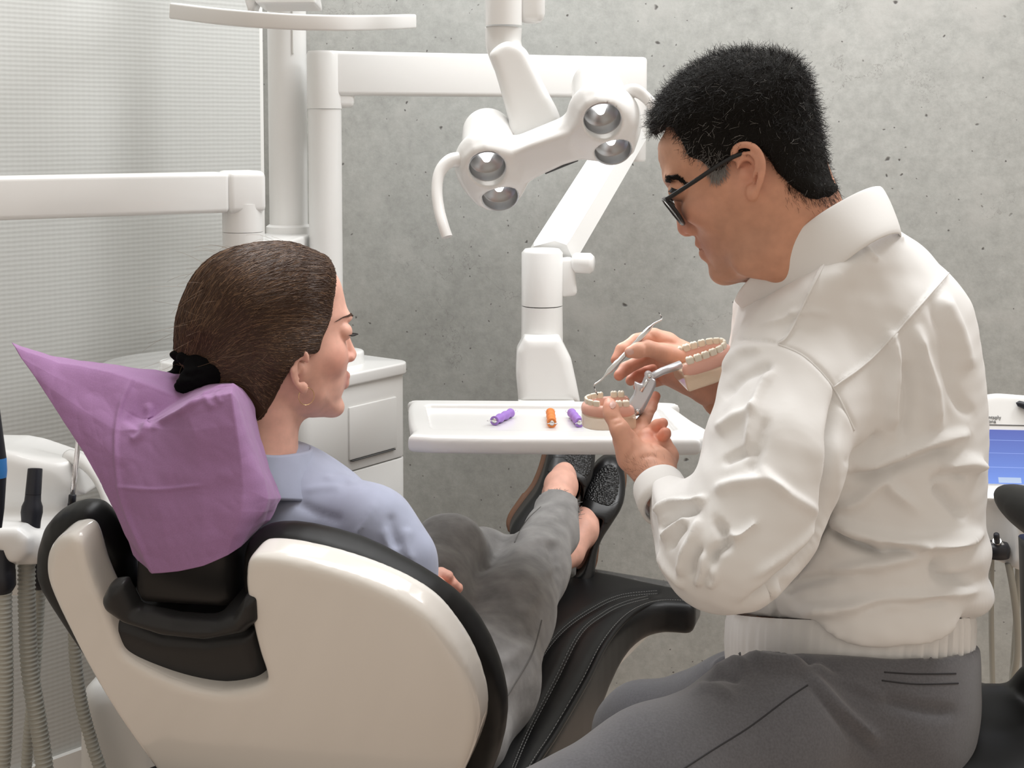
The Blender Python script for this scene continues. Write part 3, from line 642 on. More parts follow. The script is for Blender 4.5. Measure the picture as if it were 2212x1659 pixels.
# ================================================================== PATIENT CHAIR
CA = math.radians(20.0); ca = np.array([math.sin(CA), math.cos(CA), 0]); cp = np.array([math.cos(CA), -math.sin(CA), 0]); REC = math.radians(18)
cb = math.cos(REC) * np.array([0, 0, 1.0]) - math.sin(REC) * ca; cn = np.cross(cp, cb)
BO = P(600, 1400, 1.56); AB = np.stack([cp, cb, cn], 1)
def bulge(u, v): return -0.34 * (u + 0.04) ** 2 - 0.06 * (v + .02) ** 2
def back_uv(px, py, dw=0.0):
    wv = 0.0
    for _ in range(30):
        q = AB.T @ (PL(px, py, BO + cn * (wv + dw), cn) - BO); wv = 0.6 * wv + 0.4 * bulge(q[0], q[1])
    return q[:2]
chair = thing('patient_chair', [G(1150, 1700, 0.0)[0], G(1150, 1700, 0.0)[1], 0.0], 'dental patient chair with white back shell and black upholstery', 'dental chair')
shell_px = [(527, 1200), (532, 1183), (548, 1175), (600, 1178), (680, 1195), (760, 1226), (840, 1270), (910, 1325), (960, 1380), (1000, 1445), (1025, 1515), (1031, 1575), (1017, 1630), (985, 1700), (930, 1780), (850, 1860), (750, 1920), (640, 1940), (500, 1890), (400, 1770), (330, 1660), (265, 1570), (200, 1465), (150, 1370), (112, 1280), (96, 1215), (98, 1168), (115, 1140), (135, 1130), (160, 1132), (176, 1155), (196, 1230), (222, 1310), (248, 1380), (268, 1418), (330, 1455), (400, 1483), (470, 1497), (530, 1491), (566, 1478), (571, 1462), (558, 1420), (543, 1365), (532, 1300), (526, 1250)]
rim_px = [(533, 1168), (545, 1138), (585, 1126), (650, 1131), (760, 1160), (850, 1205), (930, 1262), (1000, 1330), (1050, 1405), (1080, 1490), (1087, 1560), (1072, 1640), (1030, 1730), (940, 1850), (800, 1950), (640, 1980), (480, 1920), (400, 1690), (285, 1540), (190, 1390), (122, 1280), (88, 1195), (102, 1112), (140, 1080), (180, 1076), (205, 1092), (240, 1132), (270, 1180), (274, 1250), (288, 1330), (310, 1420), (400, 1470), (520, 1480), (560, 1450), (545, 1350), (533, 1250)]
sh = [back_uv(x, y + (30 if y < 1200 else 30 * max(0, (1320 - y) / 120))) for x, y in shell_px]; ri = [back_uv(x, y + (22 if y < 1200 else 22 * max(0, (1320 - y) / 120)), -0.065) for x, y in rim_px]
lo = np.min(sh + ri, 0) - .03; hi = np.max(sh + ri, 0) + .03
sd = SDF((lo[0], lo[1], -.34), (hi[0], hi[1], .06), 0.004, O=BO, A=AB)
sd.prism(closed_spline(sh, 3), lambda x, y: bulge(x, y) - 0.046, bulge, 0.010)
V, F = sd.mesh(3); build('back_shell', sd.world(V), F, M['shell'], chair)
sd = SDF((lo[0], lo[1], -.36), (hi[0], hi[1], .03), 0.004, O=BO, A=AB)
sd.prism(closed_spline(ri, 2), lambda x, y: bulge(x, y) - 0.110, lambda x, y: bulge(x, y) - 0.036, 0.032)
V, F = sd.mesh(2); build('back_cushion', sd.world(V), F, M['leather_matte'], chair)
# head support
uv = lambda L, dw: [back_uv(x, y, dw) for x, y in L]
hs_o = SDF((lo[0], -.15, -.26), (hi[0], .40, .08), 0.0032, O=BO, A=AB)
hs_o.prism(uv([(276, 1150), (470, 1150), (482, 1250), (484, 1330), (462, 1344), (292, 1322), (274, 1290)], -.03), -0.135, -0.05, 0.018)
V, F = hs_o.mesh(2); build('headrest_post', hs_o.world(V), F, M['dark_plastic'], chair)
hs_o.d[:] = 1.0
hs_o.prism(uv([(222, 1290), (236, 1262), (262, 1262), (290, 1322), (370, 1346), (455, 1354), (496, 1338), (520, 1298), (546, 1300), (549, 1352), (520, 1378), (440, 1392), (350, 1378), (270, 1345), (230, 1312)], 0.01), -0.15, 0.012, 0.018)
hs_o.prism(uv([(262, 1200), (498, 1200), (486, 1352), (462, 1362), (288, 1338), (272, 1310)], -.03), -0.126, -0.018, 0.010, op='sub')
V, F = hs_o.mesh(2); build('support_collar', hs_o.world(V), F, M['dark_plastic'], chair)
hs_o.d[:] = 1.0
hs_o.prism(uv([(238, 1322), (350, 1375), (440, 1386), (540, 1372), (556, 1420), (574, 1478), (500, 1502), (400, 1494), (290, 1440), (262, 1400)], -.02), -0.15, -0.022, 0.018)
V, F = hs_o.mesh(2); build('support_bowl', hs_o.world(V), F, M['dark_plastic'], chair)
# headrest pad on its post (under the paper cover)
HRO = P(395, 1005, 1.725)
sd = SDF((-.2, -.2, -.1), (.2, .2, .1), 0.004, O=HRO, A=AB)
sd.box([0, 0.0, 0], [0.085, 0.062, 0.024], 0.022); sd.box([0, -.12, 0.0], [0.05, 0.075, 0.012], 0.01)
V, F = sd.mesh(2); build('headrest_pad', sd.world(V), F, M['leather'], chair)

# ---- seat and leg rest
CS = math.radians(25.0); ca = np.array([math.sin(CS), math.cos(CS), 0]); cp = np.array([math.cos(CS), -math.sin(CS), 0])
SH = 0.43
redge = [(1100, 1760), (1149, 1655), (1198, 1579), (1261, 1472), (1305, 1388), (1350, 1334), (1394, 1307), (1439, 1297), (1501, 1299)]
R_ = [G(x, y, SH)[:2] for x, y in redge]; ec = np.array([0.128, 2.475]); a2, p2 = ca[:2], cp[:2]
loc = [((r - ec) @ a2, (r - ec) @ p2) for r in R_]
loc = [(-1.02, 0.225)] + [(-.88, .225)] + loc[1:]
outl = [(s, t) for s, t in loc] + [(0.035, 0.19), (0.045, 0.12), (0.045, -0.12), (0.035, -0.19)] + [(s, -t) for s, t in loc[::-1]]
so = np.array([*ec, SH]); AS = np.stack([ca, -cp, np.array([0, 0, 1.0])], 1)        # local: along, left, up
outl = closed_spline([(s, -t) for s, t in outl], 3)
sd = SDF((-1.1, -.3, -.17), (.1, .3, .06), 0.0045, O=so, A=AS)
bot = lambda x, y: -0.062 - 0.075 * smoothstep(-x, 0.02, 0.45)
sd.prism(outl, bot, lambda x, y: 0.004 * np.cos(y * 18) + 0.0 * x, 0.020)
V, F = sd.mesh(2)
# seams pressed into the upholstery
Q = topx(w2c(sd.world(V))); 
lines = [[(1150, 1480), (1167, 1423), (1216, 1361), (1279, 1316), (1341, 1288), (1420, 1279)], [(1109, 1659), (1145, 1575), (1199, 1472), (1252, 1370), (1305, 1325), (1350, 1303), (1400, 1290)]]
wv = sd.world(V); up = V[:, 2] > -0.012
for L_ in lines:
    d, t, s_ = polydist(spline(L_, 6), Q); wv[:, 2] -= np.where(up, 0.004 * np.exp(-(d / 7) ** 2), 0)
build('seat_cushion', wv, F, M['leather'], chair)
for L_, h in ((lines[0], SH - .0005), (lines[1], SH - .0005)):
    for off in (-3.0, 3.0):
        pts = spline(L_, 8); g = np.gradient(pts, axis=0); nn = np.stack([-g[:, 1], g[:, 0]], 1); nn /= np.linalg.norm(nn, axis=1)[:, None]; pts = pts + nn * off
        st = [G(x, y, h + 0.0015) for x, y in pts]; VV, FF = [], []
        fine = spline(st, 6)
        for i in range(0, len(fine) - 3, 3):
            VV.append(sweep(fine[i:i + 3], 0.0006, n=4))
        V, F = join(*VV); o = build('stitching', V, F, M['stitch'], chair); o['kind'] = 'stuff'
pip = spline([G(x, y, SH - 0.008) + np.array([*(p2 * 0.004), 0]) for x, y in redge], 8); V, F = sweep(pip, 0.0042, n=10); build('piping', V, F, M['leather'], chair)
st = spline([G(x - 5, y - 1, SH + .001) for x, y in redge], 40); V, F = join(*[sweep(st[i:i + 3], 0.0006, n=4) for i in range(0, len(st) - 3, 3)]); o = build('stitching', V, F, M['stitch'], chair); o['kind'] = 'stuff'
# smoky protective film over the foot end
M['film'] = mat('smoky_film', (0.10, 0.10, 0.10), 0.18, alpha=0.62, spec=0.6)
sd = SDF((-.2, -.3, -.14), (.16, .3, .03), 0.004, O=so, A=AS)
sd.prism([(-.015, -.216), (-.015, .216), (.05, .208), (.075, .16), (.085, 0), (.075, -.16), (.05, -.208)], -0.066, -0.006, 0.014)
sd.prism([(-.2, -.213), (-.2, .213), (.047, .205), (.072, .158), (.082, 0), (.072, -.158), (.047, -.205)], -0.063, -0.009, 0.012, op='sub', k=0.001)
V, F = sd.mesh(1); build('foot_film', sd.world(V), F, M['film'], chair)
# white carrier below the upholstery, swung base and lift column
sd = SDF((-1.0, -.32, -.46), (.15, .32, -.04), 0.006, O=so, A=AS)
sd.box([-0.30, 0, -.085], [.36, .12, .022], .015); sd.ell([-.42, 0, -.13], [.36, .15, .07], .04); sd.rc([-.60, 0, -.14], [-.78, 0, -.40], .12, .14, .05); sd.box([-.62, 0, -.40], [.36, .24, .03], .025, k=.05)
sd.rc([-.30, -.10, -.22], [-.48, -.10, -.18], .085, .10, .06)
V, F = sd.mesh(3); build('chair_base', sd.world(V), F, M['plastic'], chair)
sd = SDF(cc(180, 1400, 2.05) - [0.02, 0, .12], cc(420, 2050, 2.05) + [0, 0, .15], 0.006)
sd.box(cc(290, 1800, 2.1), [0.066, .25, .075], .035); V, F = sd.mesh(2); build('side_pillar', sd.world(V), F, M['plastic_matte'], un)

# ================================================================== PAPER HEADREST COVER
M['paper'] = mat('lilac_paper', (0.43, 0.235, 0.45), 0.8, bump=(420, 0.25, 0.0006), var=(900, 0.10), sheen=0.2)
N_, L_, b_ = nodes(M['paper']); b_.inputs['Transmission Weight'].default_value = 0.0
tl = N_.new('ShaderNodeBsdfTranslucent'); tl.inputs[0].default_value = (0.56, 0.32, 0.58, 1); mx = N_.new('ShaderNodeMixShader'); mx.inputs[0].default_value = 0.30
om = [n for n in N_ if n.type == 'OUTPUT_MATERIAL'][0]; L_.new(b_.outputs[0], mx.inputs[1]); L_.new(tl.outputs[0], mx.inputs[2]); L_.new(mx.outputs[0], om.inputs[0])
# rows of control points (px, py, depth) from the far edge over the crest down the side facing the viewer
ctrl = [
 [(24, 744, 1.70), (120, 772, 1.73), (235, 788, 1.75), (320, 800, 1.76), (420, 815, 1.755), (480, 824, 1.745), (502, 830, 1.735), (520, 838, 1.745), (540, 856, 1.76)],
 [(32, 752, 1.69), (130, 786, 1.70), (225, 802, 1.705), (285, 822, 1.705), (390, 860, 1.705), (440, 846, 1.675), (503, 832, 1.66), (524, 850, 1.675), (549, 884, 1.72)],
 [(46, 774, 1.685), (130, 820, 1.685), (200, 855, 1.685), (262, 885, 1.68), (320, 912, 1.682), (400, 880, 1.625), (500, 850, 1.61), (530, 905, 1.64), (560, 950, 1.705)],
 [(76, 815, 1.68), (140, 860, 1.675), (200, 900, 1.67), (252, 930, 1.662), (330, 926, 1.650), (420, 930, 1.608), (510, 920, 1.60), (552, 980, 1.625), (580, 1010, 1.70)],
 [(130, 898, 1.67), (170, 925, 1.665), (215, 955, 1.658), (250, 985, 1.648), (330, 1000, 1.63), (430, 1000, 1.602), (520, 995, 1.595), (570, 1035, 1.615), (598, 1058, 1.70)],
 [(178, 972, 1.66), (205, 1000, 1.655), (232, 1025, 1.648), (258, 1052, 1.638), (340, 1062, 1.615), (440, 1058, 1.595), (525, 1056, 1.59), (578, 1078, 1.61), (606, 1076, 1.69)],
 [(222, 1050, 1.65), (236, 1075, 1.647), (256, 1098, 1.640), (278, 1115, 1.630), (350, 1118, 1.605), (440, 1112, 1.588), (520, 1105, 1.585), (568, 1105, 1.605), (594, 1098, 1.66)],
 [(262, 1130, 1.645), (270, 1150, 1.640), (283, 1168, 1.632), (300, 1180, 1.618), (365, 1182, 1.598), (440, 1172, 1.582), (505, 1155, 1.582), (548, 1130, 1.60), (582, 1122, 1.64)],
 [(290, 1198, 1.64), (300, 1210, 1.635), (316, 1222, 1.628), (332, 1238, 1.608), (385, 1234, 1.592), (440, 1222, 1.580), (490, 1200, 1.580), (520, 1180, 1.59), (546, 1150, 1.62)],
]
def patch(ctrl, m):
    C = np.array(ctrl, float)
    def lin(p): p = np.asarray(p); k = np.linspace(0, len(p) - 1, (len(p) - 1) * m + 1); return np.stack([np.interp(k, np.arange(len(p)), p[:, i]) for i in range(p.shape[1])], 1)
    A = np.array([.65 * lin(r) + .35 * spline(r, m) for r in C]); return np.array([.65 * lin(A[:, j]) + .35 * spline(A[:, j], m) for j in range(A.shape[1])]).transpose(1, 0, 2)
g = patch(ctrl, 6); gr, gc = g.shape[:2]
pts = np.array([[cc(*g[i, j]) for j in range(gc)] for i in range(gr)]).reshape(-1, 3)
Fq = np.array([(i * gc + j, i * gc + j + 1, (i + 1) * gc + j + 1, (i + 1) * gc + j) for i in range(gr - 1) for j in range(gc - 1)])
def subdiv(V, gr, gc):
    V = V.reshape(gr, gc, 3); W = np.empty((2 * gr - 1, 2 * gc - 1, 3)); W[::2, ::2] = V; W[1::2, ::2] = (V[1:] + V[:-1]) / 2; W[:, 1::2] = (W[:, 2::2] + W[:, :-1:2]) / 2; return W.reshape(-1, 3), 2 * gr - 1, 2 * gc - 1
pts, gr, gc = subdiv(pts, gr, gc); pts, gr, gc = subdiv(pts, gr, gc)
Fq = np.array([(i * gc + j, i * gc + j + 1, (i + 1) * gc + j + 1, (i + 1) * gc + j) for i in range(gr - 1) for j in range(gc - 1)])
Nn = normals(pts, Fq); 
if (Nn[:, 2].mean()) > 0: Fq = Fq[:, ::-1]
pts = pts + normals(pts, Fq) * (np.abs(wob(pts, 60, 7, 1)) * .0012 + np.abs(wob(pts, 150, 8, 2)) * .0004)[:, None]
pts = folds(pts, Fq, [([(290, 812), (262, 870), (250, 950), (258, 1050), (275, 1110), (300, 1170), (328, 1232)], 0.003, 5), ([(255, 1052), (340, 1058), (440, 1048)], 0.002, 4), ([(325, 926), (400, 884), (450, 850), (500, 832)], 0.005, 6),
    ([(318, 870), (322, 900), (305, 935), (282, 950)], 0.004, 9), ([(270, 900), (300, 925), (285, 945)], -0.003, 10), ([(345, 1010), (430, 1035), (520, 1020)], 0.0015, 20), ([(440, 850), (450, 870), (462, 880)], 0.002, 5), ([(465, 848), (472, 862), (480, 872)], 0.0015, 4)])
o = build('headrest_cover', pts, Fq, M['paper'], None, frame='c'); tag(o, 'crumpled lilac paper cover draped over the headrest', 'paper cover')
so_ = o.modifiers.new('thickness', 'SOLIDIFY'); so_.thickness = 0.0006; so_.offset = 0
# ================================================================== ASSISTANT UNIT (LEFT EDGE)
au = thing('assistant_unit', P(60, 1200, 1.97), 'white assistant instrument holder at the left edge', 'instrument holder')
sd = SDF(cc(-160, 930, 2.05) - [0, 0, .25], cc(270, 1260, 2.05) + [0, 0, .2], 0.004)
sd.prism(q([(-150, 945), (45, 948), (80, 955), (165, 984), (205, 1012), (225, 1045), (-150, 1045)], 2.12), 2.02, 2.17, 0.014)      # top shelf
sd.prism(q([(-150, 1000), (165, 990), (150, 1100), (100, 1150), (-150, 1150)], 2.05), 2.03, 2.08, 0.014, k=.02)
sd.box(cc(0, 1162, 1.98), [.09, .020, .085], .014, k=.02)
sd.prism(q([(-150, 1128), (60, 1128), (86, 1150), (82, 1185), (62, 1203), (40, 1204), (20, 1180), (-150, 1176)], 1.92), 1.88, 1.94, 0.010, k=.01)
V, F = sd.mesh(3); build('housing', sd.world(V), F, M['plastic'], au)
arc = spline([P(150, 985, 2.06), P(190, 1003, 2.02), P(222, 1040, 1.98), P(240, 1085, 1.95), P(252, 1140, 1.93), P(256, 1200, 1.92)], 8); V, F = sweep(arc, lambda t: (0.012, 0.010), n=16); build('side_bow', V, F, M['plastic'], au)
V, F = bar(P(-80, 1272, 2.05), P(175, 1262, 2.05), .03, .018, .004); build('lower_rail', V, F, M['plastic_matte'], au)
# suction nozzle
nz = thing('suction_nozzle', P(66, 1140, 1.93), 'black suction nozzle standing upright in the white holder', 'suction nozzle')
ax = unit(P(76, 1012, 1.94) - P(66, 1140, 1.93)); L0 = np.linalg.norm(P(76, 1012, 1.94) - P(66, 1140, 1.93)); px_ = 1.935 / FPX
V, F = lathe([(0, -.006), (20 * px_, -.006), (20.5 * px_, L0 * .12), (23 * px_, L0 * .26), (22 * px_, L0 * .36), (17.5 * px_, L0 * .45), (16.6 * px_, L0 * .56)], P(66, 1140, 1.93), ax, n=32); build('grip', V, F, M['navy_plastic'], nz, flat_angle=60)
V, F = lathe([(16.8 * px_, L0 * .565), (15.6 * px_, L0 * .98), (15 * px_, L0), (13 * px_, L0), (12.6 * px_, L0 * .94), (11.5 * px_, L0 * .7), (0, L0 * .7)], P(66, 1140, 1.93), ax, n=32); build('tip', V, F, M['navy_plastic'], nz, flat_angle=60)
# clear saliva straw
sj = thing('saliva_ejector', P(155, 1078, 1.90), 'clear plastic suction straw with a small black tip', 'suction straw')
V, F = sweep([P(157, 1066, 1.90), P(163, 1010, 1.90), P(170, 948, 1.90), P(180, 880, 1.90)], 0.0036, n=14); build('straw', V, F, M['tube_clear'], sj)
V, F = lathe([(0, 0), (.0052, 0), (.0052, .013), (.0045, .014), (0, .014)], P(155, 1090, 1.90), unit(P(157, 1066, 1.90) - P(155, 1090, 1.90)), n=20); build('tip', V, F, M['navy_plastic'], sj)
V, F = sweep(spline([P(155, 1088, 1.90), P(150, 1150, 1.91), P(155, 1230, 1.93), P(163, 1330, 1.97)], 6), 0.0055, n=12); build('hose_stub', V, F, M['navy_plastic'], sj)
# handpiece cut by the picture edge
hp = thing('scaler_handpiece', P(-4, 1130, 1.80), 'black handpiece with a blue ring at the left edge', 'handpiece')
axh = unit(P(-14, 850, 1.80) - P(-6, 1140, 1.80)); s_ = 1.80 / FPX; hb = P(-4, 1140, 1.80)
V, F = lathe([(0, 0), (8 * s_, 0), (14 * s_, 40 * s_), (20 * s_, 108 * s_)], hb, axh, n=28); build('rear_grip', V, F, M['navy_plastic'], hp, flat_angle=60)
V, F = lathe([(20.4 * s_, 108 * s_), (22 * s_, 122 * s_), (21.4 * s_, 150 * s_)], hb, axh, n=28); build('blue_ring', V, F, M['blue_ring'], hp, flat_angle=60)
V, F = lathe([(21 * s_, 150 * s_), (18 * s_, 180 * s_), (11 * s_, 250 * s_), (7 * s_, 300 * s_), (0, 302 * s_)], hb, axh, n=28); build('front_sleeve', V, F, M['navy_plastic'], hp, flat_angle=60)
def ribbed(pts, r0, r1, pitch):
    c = spline([P(*p) for p in pts], 60); s = np.concatenate([[0], np.cumsum(np.linalg.norm(np.diff(c, axis=0), axis=1))]); n = int(s[-1] / pitch * 6); t = np.linspace(0, s[-1], n); c = np.stack([np.interp(t, s, c[:, i]) for i in range(3)], 1)
    rr = r0 + (r1 - r0) * t / s[-1]; rr = rr * (1 + 0.055 * np.where(np.sin(2 * math.pi * t / pitch) > 0.2, 1, -1.0)); return sweep(c, list(rr), n=16)
for nm, lab, pts, r0, r1, cup in (
  ('suction_hose', 'thick ribbed grey hose hanging from the middle of the assistant holder', [(58, 1200, 1.93), (58, 1300, 1.93), (64, 1440, 1.93), (82, 1560, 1.93), (98, 1680, 1.93), (112, 1900, 1.93)], .0118, .0118, None),
  ('suction_hose', 'thick ribbed grey hose hanging beside the left picture edge', [(8, 1270, 1.9), (9, 1360, 1.9), (11, 1480, 1.9), (8, 1600, 1.9), (2, 1700, 1.9), (-6, 1900, 1.9)], .0108, .0108, (6, 1180, 1275, 1.9, .0175)),
  ('suction_hose', 'thin ribbed grey hose behind the two thick ones', [(88, 1262, 2.0), (82, 1360, 2.0), (74, 1470, 2.0), (64, 1570, 2.0), (56, 1680, 2.0), (50, 1900, 2.0)], .0078, .0078, (86, 1170, 1264, 2.0, .0165)),
  ('suction_hose', 'thin ribbed grey hose curving down behind the chair shell', [(160, 1330, 1.98), (163, 1420, 1.98), (176, 1520, 1.98), (200, 1610, 1.98), (222, 1690, 1.98), (250, 1900, 1.98)], .0088, .0088, None)):
    t = thing(nm, P(*pts[0]), lab, 'hose', 'ribbed suction hoses'); V, F = ribbed(pts, r0, r1, 0.0062); build('ribbed_tube', V, F, M['hose'], t)
    if cup:
        cx_, y0, y1, z_, r_ = cup; ca_ = P(cx_, y1, z_); h_ = P(cx_, y0, z_)[2] - ca_[2]
        V, F = lathe([(0, -.004), (r_ * .62, -.004), (r_ * .8, 0), (r_, .006), (r_, h_ * .45), (r_ * .97, h_ * .46), (r_ * .97, h_), (0, h_)], ca_, n=30); build('coupling', V, F, M['navy_plastic'], t, flat_angle=50)

# ================================================================== DENTIST CONSOLE (RIGHT EDGE)
cz = 2.08
cs = thing('control_console', P(2290, 1210, cz), 'white control console with a blue screen at the right edge', 'control console')
tx, tup = unit((1, -0.10, 0)), unit((0, 0.42, 0.90)); tn = np.cross(tx, tup); AC = np.stack([tx, tup, tn], 1); CO = P(2290, 955, cz)
def cuv(px, py): return (AC.T @ (PL(px, py, CO, tn) - CO))[:2]
sd = SDF((-.20, -.22, -.16), (.20, .16, .06), 0.003, O=CO, A=AC)
sd.prism([cuv(x, y) for x, y in [(2118, 872), (2128, 856), (2160, 851), (2450, 860), (2470, 880), (2470, 1130), (2110, 1100), (2090, 1080)]], -0.075, 0.0, 0.010)
V, F = sd.mesh(2); build('screen_housing', sd.world(V), F, M['plastic'], cs)
def screen_mat():
    m = mat('touch_screen', (0.05, 0.06, 0.2), 0.2); N, L, b = nodes(m); tc = N.new('ShaderNodeTexCoord'); sp = N.new('ShaderNodeSeparateXYZ'); L.new(tc.outputs['UV'], sp.inputs[0])
    r = N.new('ShaderNodeValToRGB'); e = r.color_ramp.elements; e[0].color = (0.13, 0.22, 0.56, 1); e[1].color = (0.085, 0.115, 0.36, 1); L.new(sp.outputs['Y'], r.inputs[0])
    def band(y0, y1, x0=-1, x1=9):
        out = None
        for src, op, v in (('Y', 'GREATER_THAN', y0), ('Y', 'LESS_THAN', y1), ('X', 'GREATER_THAN', x0), ('X', 'LESS_THAN', x1)):
            q_ = N.new('ShaderNodeMath'); q_.operation = op; L.new(sp.outputs[src], q_.inputs[0]); q_.inputs[1].default_value = v
            if out is None: out = q_.outputs[0]
            else: mu = N.new('ShaderNodeMath'); mu.operation = 'MULTIPLY'; L.new(out, mu.inputs[0]); L.new(q_.outputs[0], mu.inputs[1]); out = mu.outputs[0]
        return out
    col = r.outputs[0]
    for bd_, c in ((band(.30, .308), (.25, .34, .68)), (band(.56, .568), (.22, .30, .62)), (band(.80, .808), (.22, .30, .62)), (band(.02, .12, .10, .24), (.32, .40, .55)), (band(.02, .12, .26, .40), (.32, .40, .55)), (band(.045, .09, .29, .33), (.1, .15, .4)), (band(.02, .12, .42, .56), (.32, .40, .55))):
        x = N.new('ShaderNodeMix'); x.data_type = 'RGBA'; L.new(bd_, x.inputs[0]); L.new(col, x.inputs[6]); x.inputs[7].default_value = (*c, 1); col = x.outputs[2]
    L.new(col, b.inputs['Emission Color']); b.inputs['Emission Strength'].default_value = 0.42; L.new(col, b.inputs['Base Color']); return m
s0, s1 = cuv(2119, 1052), cuv(2148, 934); wS = 0.235
C4 = [CO + AC @ np.array([*s0, .0012]), CO + AC @ np.array([s0[0] + wS, s0[1], .0012]), CO + AC @ np.array([s0[0] + wS, s1[1], .0012]), CO + AC @ np.array([s0[0], s1[1], .0012])]
V = np.array(C4 + [c - tn * .003 for c in C4]); F = [(0, 1, 2, 3), (4, 7, 6, 5), (0, 4, 5, 1), (1, 5, 6, 2), (2, 6, 7, 3), (3, 7, 4, 0)]
so2 = build('touch_screen', V, F, screen_mat(), cs, smooth=False); uvl = so2.data.uv_layers.new(name='UVMap')
for lpi, uvv in zip(so2.data.polygons[0].loop_indices, ((0, 0), (1, 0), (1, 1), (0, 1))): uvl.data[lpi].uv = uvv
V, F = rbox(CO + AC @ np.array([s0[0] + wS / 2, s0[1] - .016, .0004]), (wS + .012, .0012, .0006), 0, (tx, tup, tn)); build('seam', V, F, M['seam'], cs)
V, F = rbox(CO + AC @ np.array([s0[0] + wS / 2, s1[1] + .0075, .0004]), (wS + .012, .0012, .0006), 0, (tx, tup, tn)); build('seam', V, F, M['seam'], cs)
def lettering(txt, px, py, size, name, par):
    cu = bpy.data.curves.new(name, 'FONT'); cu.body = txt; cu.size = size; cu.extrude = 0.0002; cu.align_x = 'LEFT'; cu.space_line = 0.8
    tmp = bpy.data.objects.new('tmp', cu); COL.objects.link(tmp); dg = bpy.context.evaluated_depsgraph_get(); me = bpy.data.meshes.new_from_object(tmp.evaluated_get(dg)); bpy.data.objects.remove(tmp)
    V = np.array([v.co[:] for v in me.vertices]); F = [tuple(p.vertices) for p in me.polygons]; u = cuv(px, py); V = V + np.array([u[0], u[1], .0006]); return build(name, CO + V @ AC.T, F, M['seam'], par, smooth=False)
lettering('Dentsply\nSirona', 2124, 911, 0.0078, 'lettering', cs)
# handpiece deck below the screen
sd = SDF(cc(2060, 1030, 2.05) - [0, 0, .2], cc(2480, 1260, 2.05) + [0, 0, .2], 0.0032)
sd.prism(q([(2092, 1060), (2470, 1080), (2470, 1215), (2200, 1222), (2120, 1195), (2100, 1180), (2085, 1120)], 2.04), 1.98, 2.10, 0.016)
for hx in (2150, 2262, 2370): sd.rc(cc(hx, 1120, 1.985), cc(hx + 4, 1235, 1.985), .030, .024, .008, op='sub')
V, F = sd.mesh(2); build('handpiece_deck', sd.world(V), F, M['plastic'], cs)
for hx in (2152, 2264, 2372):
    V, F = lathe([(0, -.004), (.018, -.004), (.019, .010), (.016, .016), (0, .016)], P(hx, 1196, 2.0), n=26); build('socket', V, F, M['navy_plastic'], cs)
for hx, lab in ((2152, 'small steel coupling with black tip in the console deck'), (2262, 'steel handpiece neck at the right picture edge')):
    t = thing('handpiece', P(hx + 2, 1188, 1.995), lab, 'handpiece', 'handpieces in the console deck')
    d_ = unit((-.25, -.5, .8)); b0_ = P(hx + 3, 1184, 1.995)
    V, F = lathe([(0, 0), (.0095, 0), (.0095, .006), (.006, .008), (.006, .016), (.0, .016)], b0_, d_, n=22); build('coupling', V, F, M['steel'], t, flat_angle=50)
    V, F = lathe([(.0045, .016), (.004, .030), (.0, .031)], b0_, d_, n=18); build('tip', V, F, M['navy_plastic'], t)
t = thing('angled_handpiece', P(2226, 1118, 1.99), 'chrome angled handpiece head beside the console deck', 'handpiece')
V, F = sweep(spline([P(2188, 1112, 1.98), P(2206, 1108, 1.98), P(2224, 1112, 1.985), P(2240, 1140, 1.99), P(2250, 1180, 2.0)], 6), .0072, n=18); build('neck', V, F, M['steel'], t)
V, F = rbox(P(2210, 1122, 1.976), (.022, .01, .006), .002, (tx, tup, tn)); build('collar', V, F, M['navy_plastic'], t)
t = thing('stylus', P(2215, 880, 2.12), 'black stylus lying on top of the console', 'stylus')
V, F = lathe([(0, 0), (.0045, .004), (.0058, .02), (.0058, .11), (0, .112)], PL(2192, 872, CO, tn) + tn * .006, unit(tx * .9 - tup * .28 + tn * 0.0), n=18); build('barrel', V, F, M['navy_plastic'], t)
for nm, lab, pts, r in (('instrument_hose', 'slim grey hose dropping straight from the console', [(2142, 1200, 2.02), (2141, 1320, 2.03), (2143, 1440, 2.05), (2146, 1560, 2.06), (2146, 1700, 2.06)], .0040),
    ('instrument_hose', 'slim grey hose bowing right below the console', [(2178, 1216, 2.0), (2188, 1270, 2.0), (2196, 1340, 2.02), (2196, 1420, 2.04), (2184, 1500, 2.06), (2170, 1700, 2.06)], .0050),
    ('instrument_hose', 'slim grey hose at the far right edge behind the stool back', [(2200, 1216, 2.04), (2196, 1320, 2.05), (2188, 1440, 2.08), (2180, 1560, 2.09), (2176, 1700, 2.09)], .0044)):
    t = thing(nm, P(*pts[0]), lab, 'hose', 'instrument hoses of the console'); V, F = sweep(spline([P(*p) for p in pts], 10), r, n=14); build('tube', V, F, M['hose'], t)

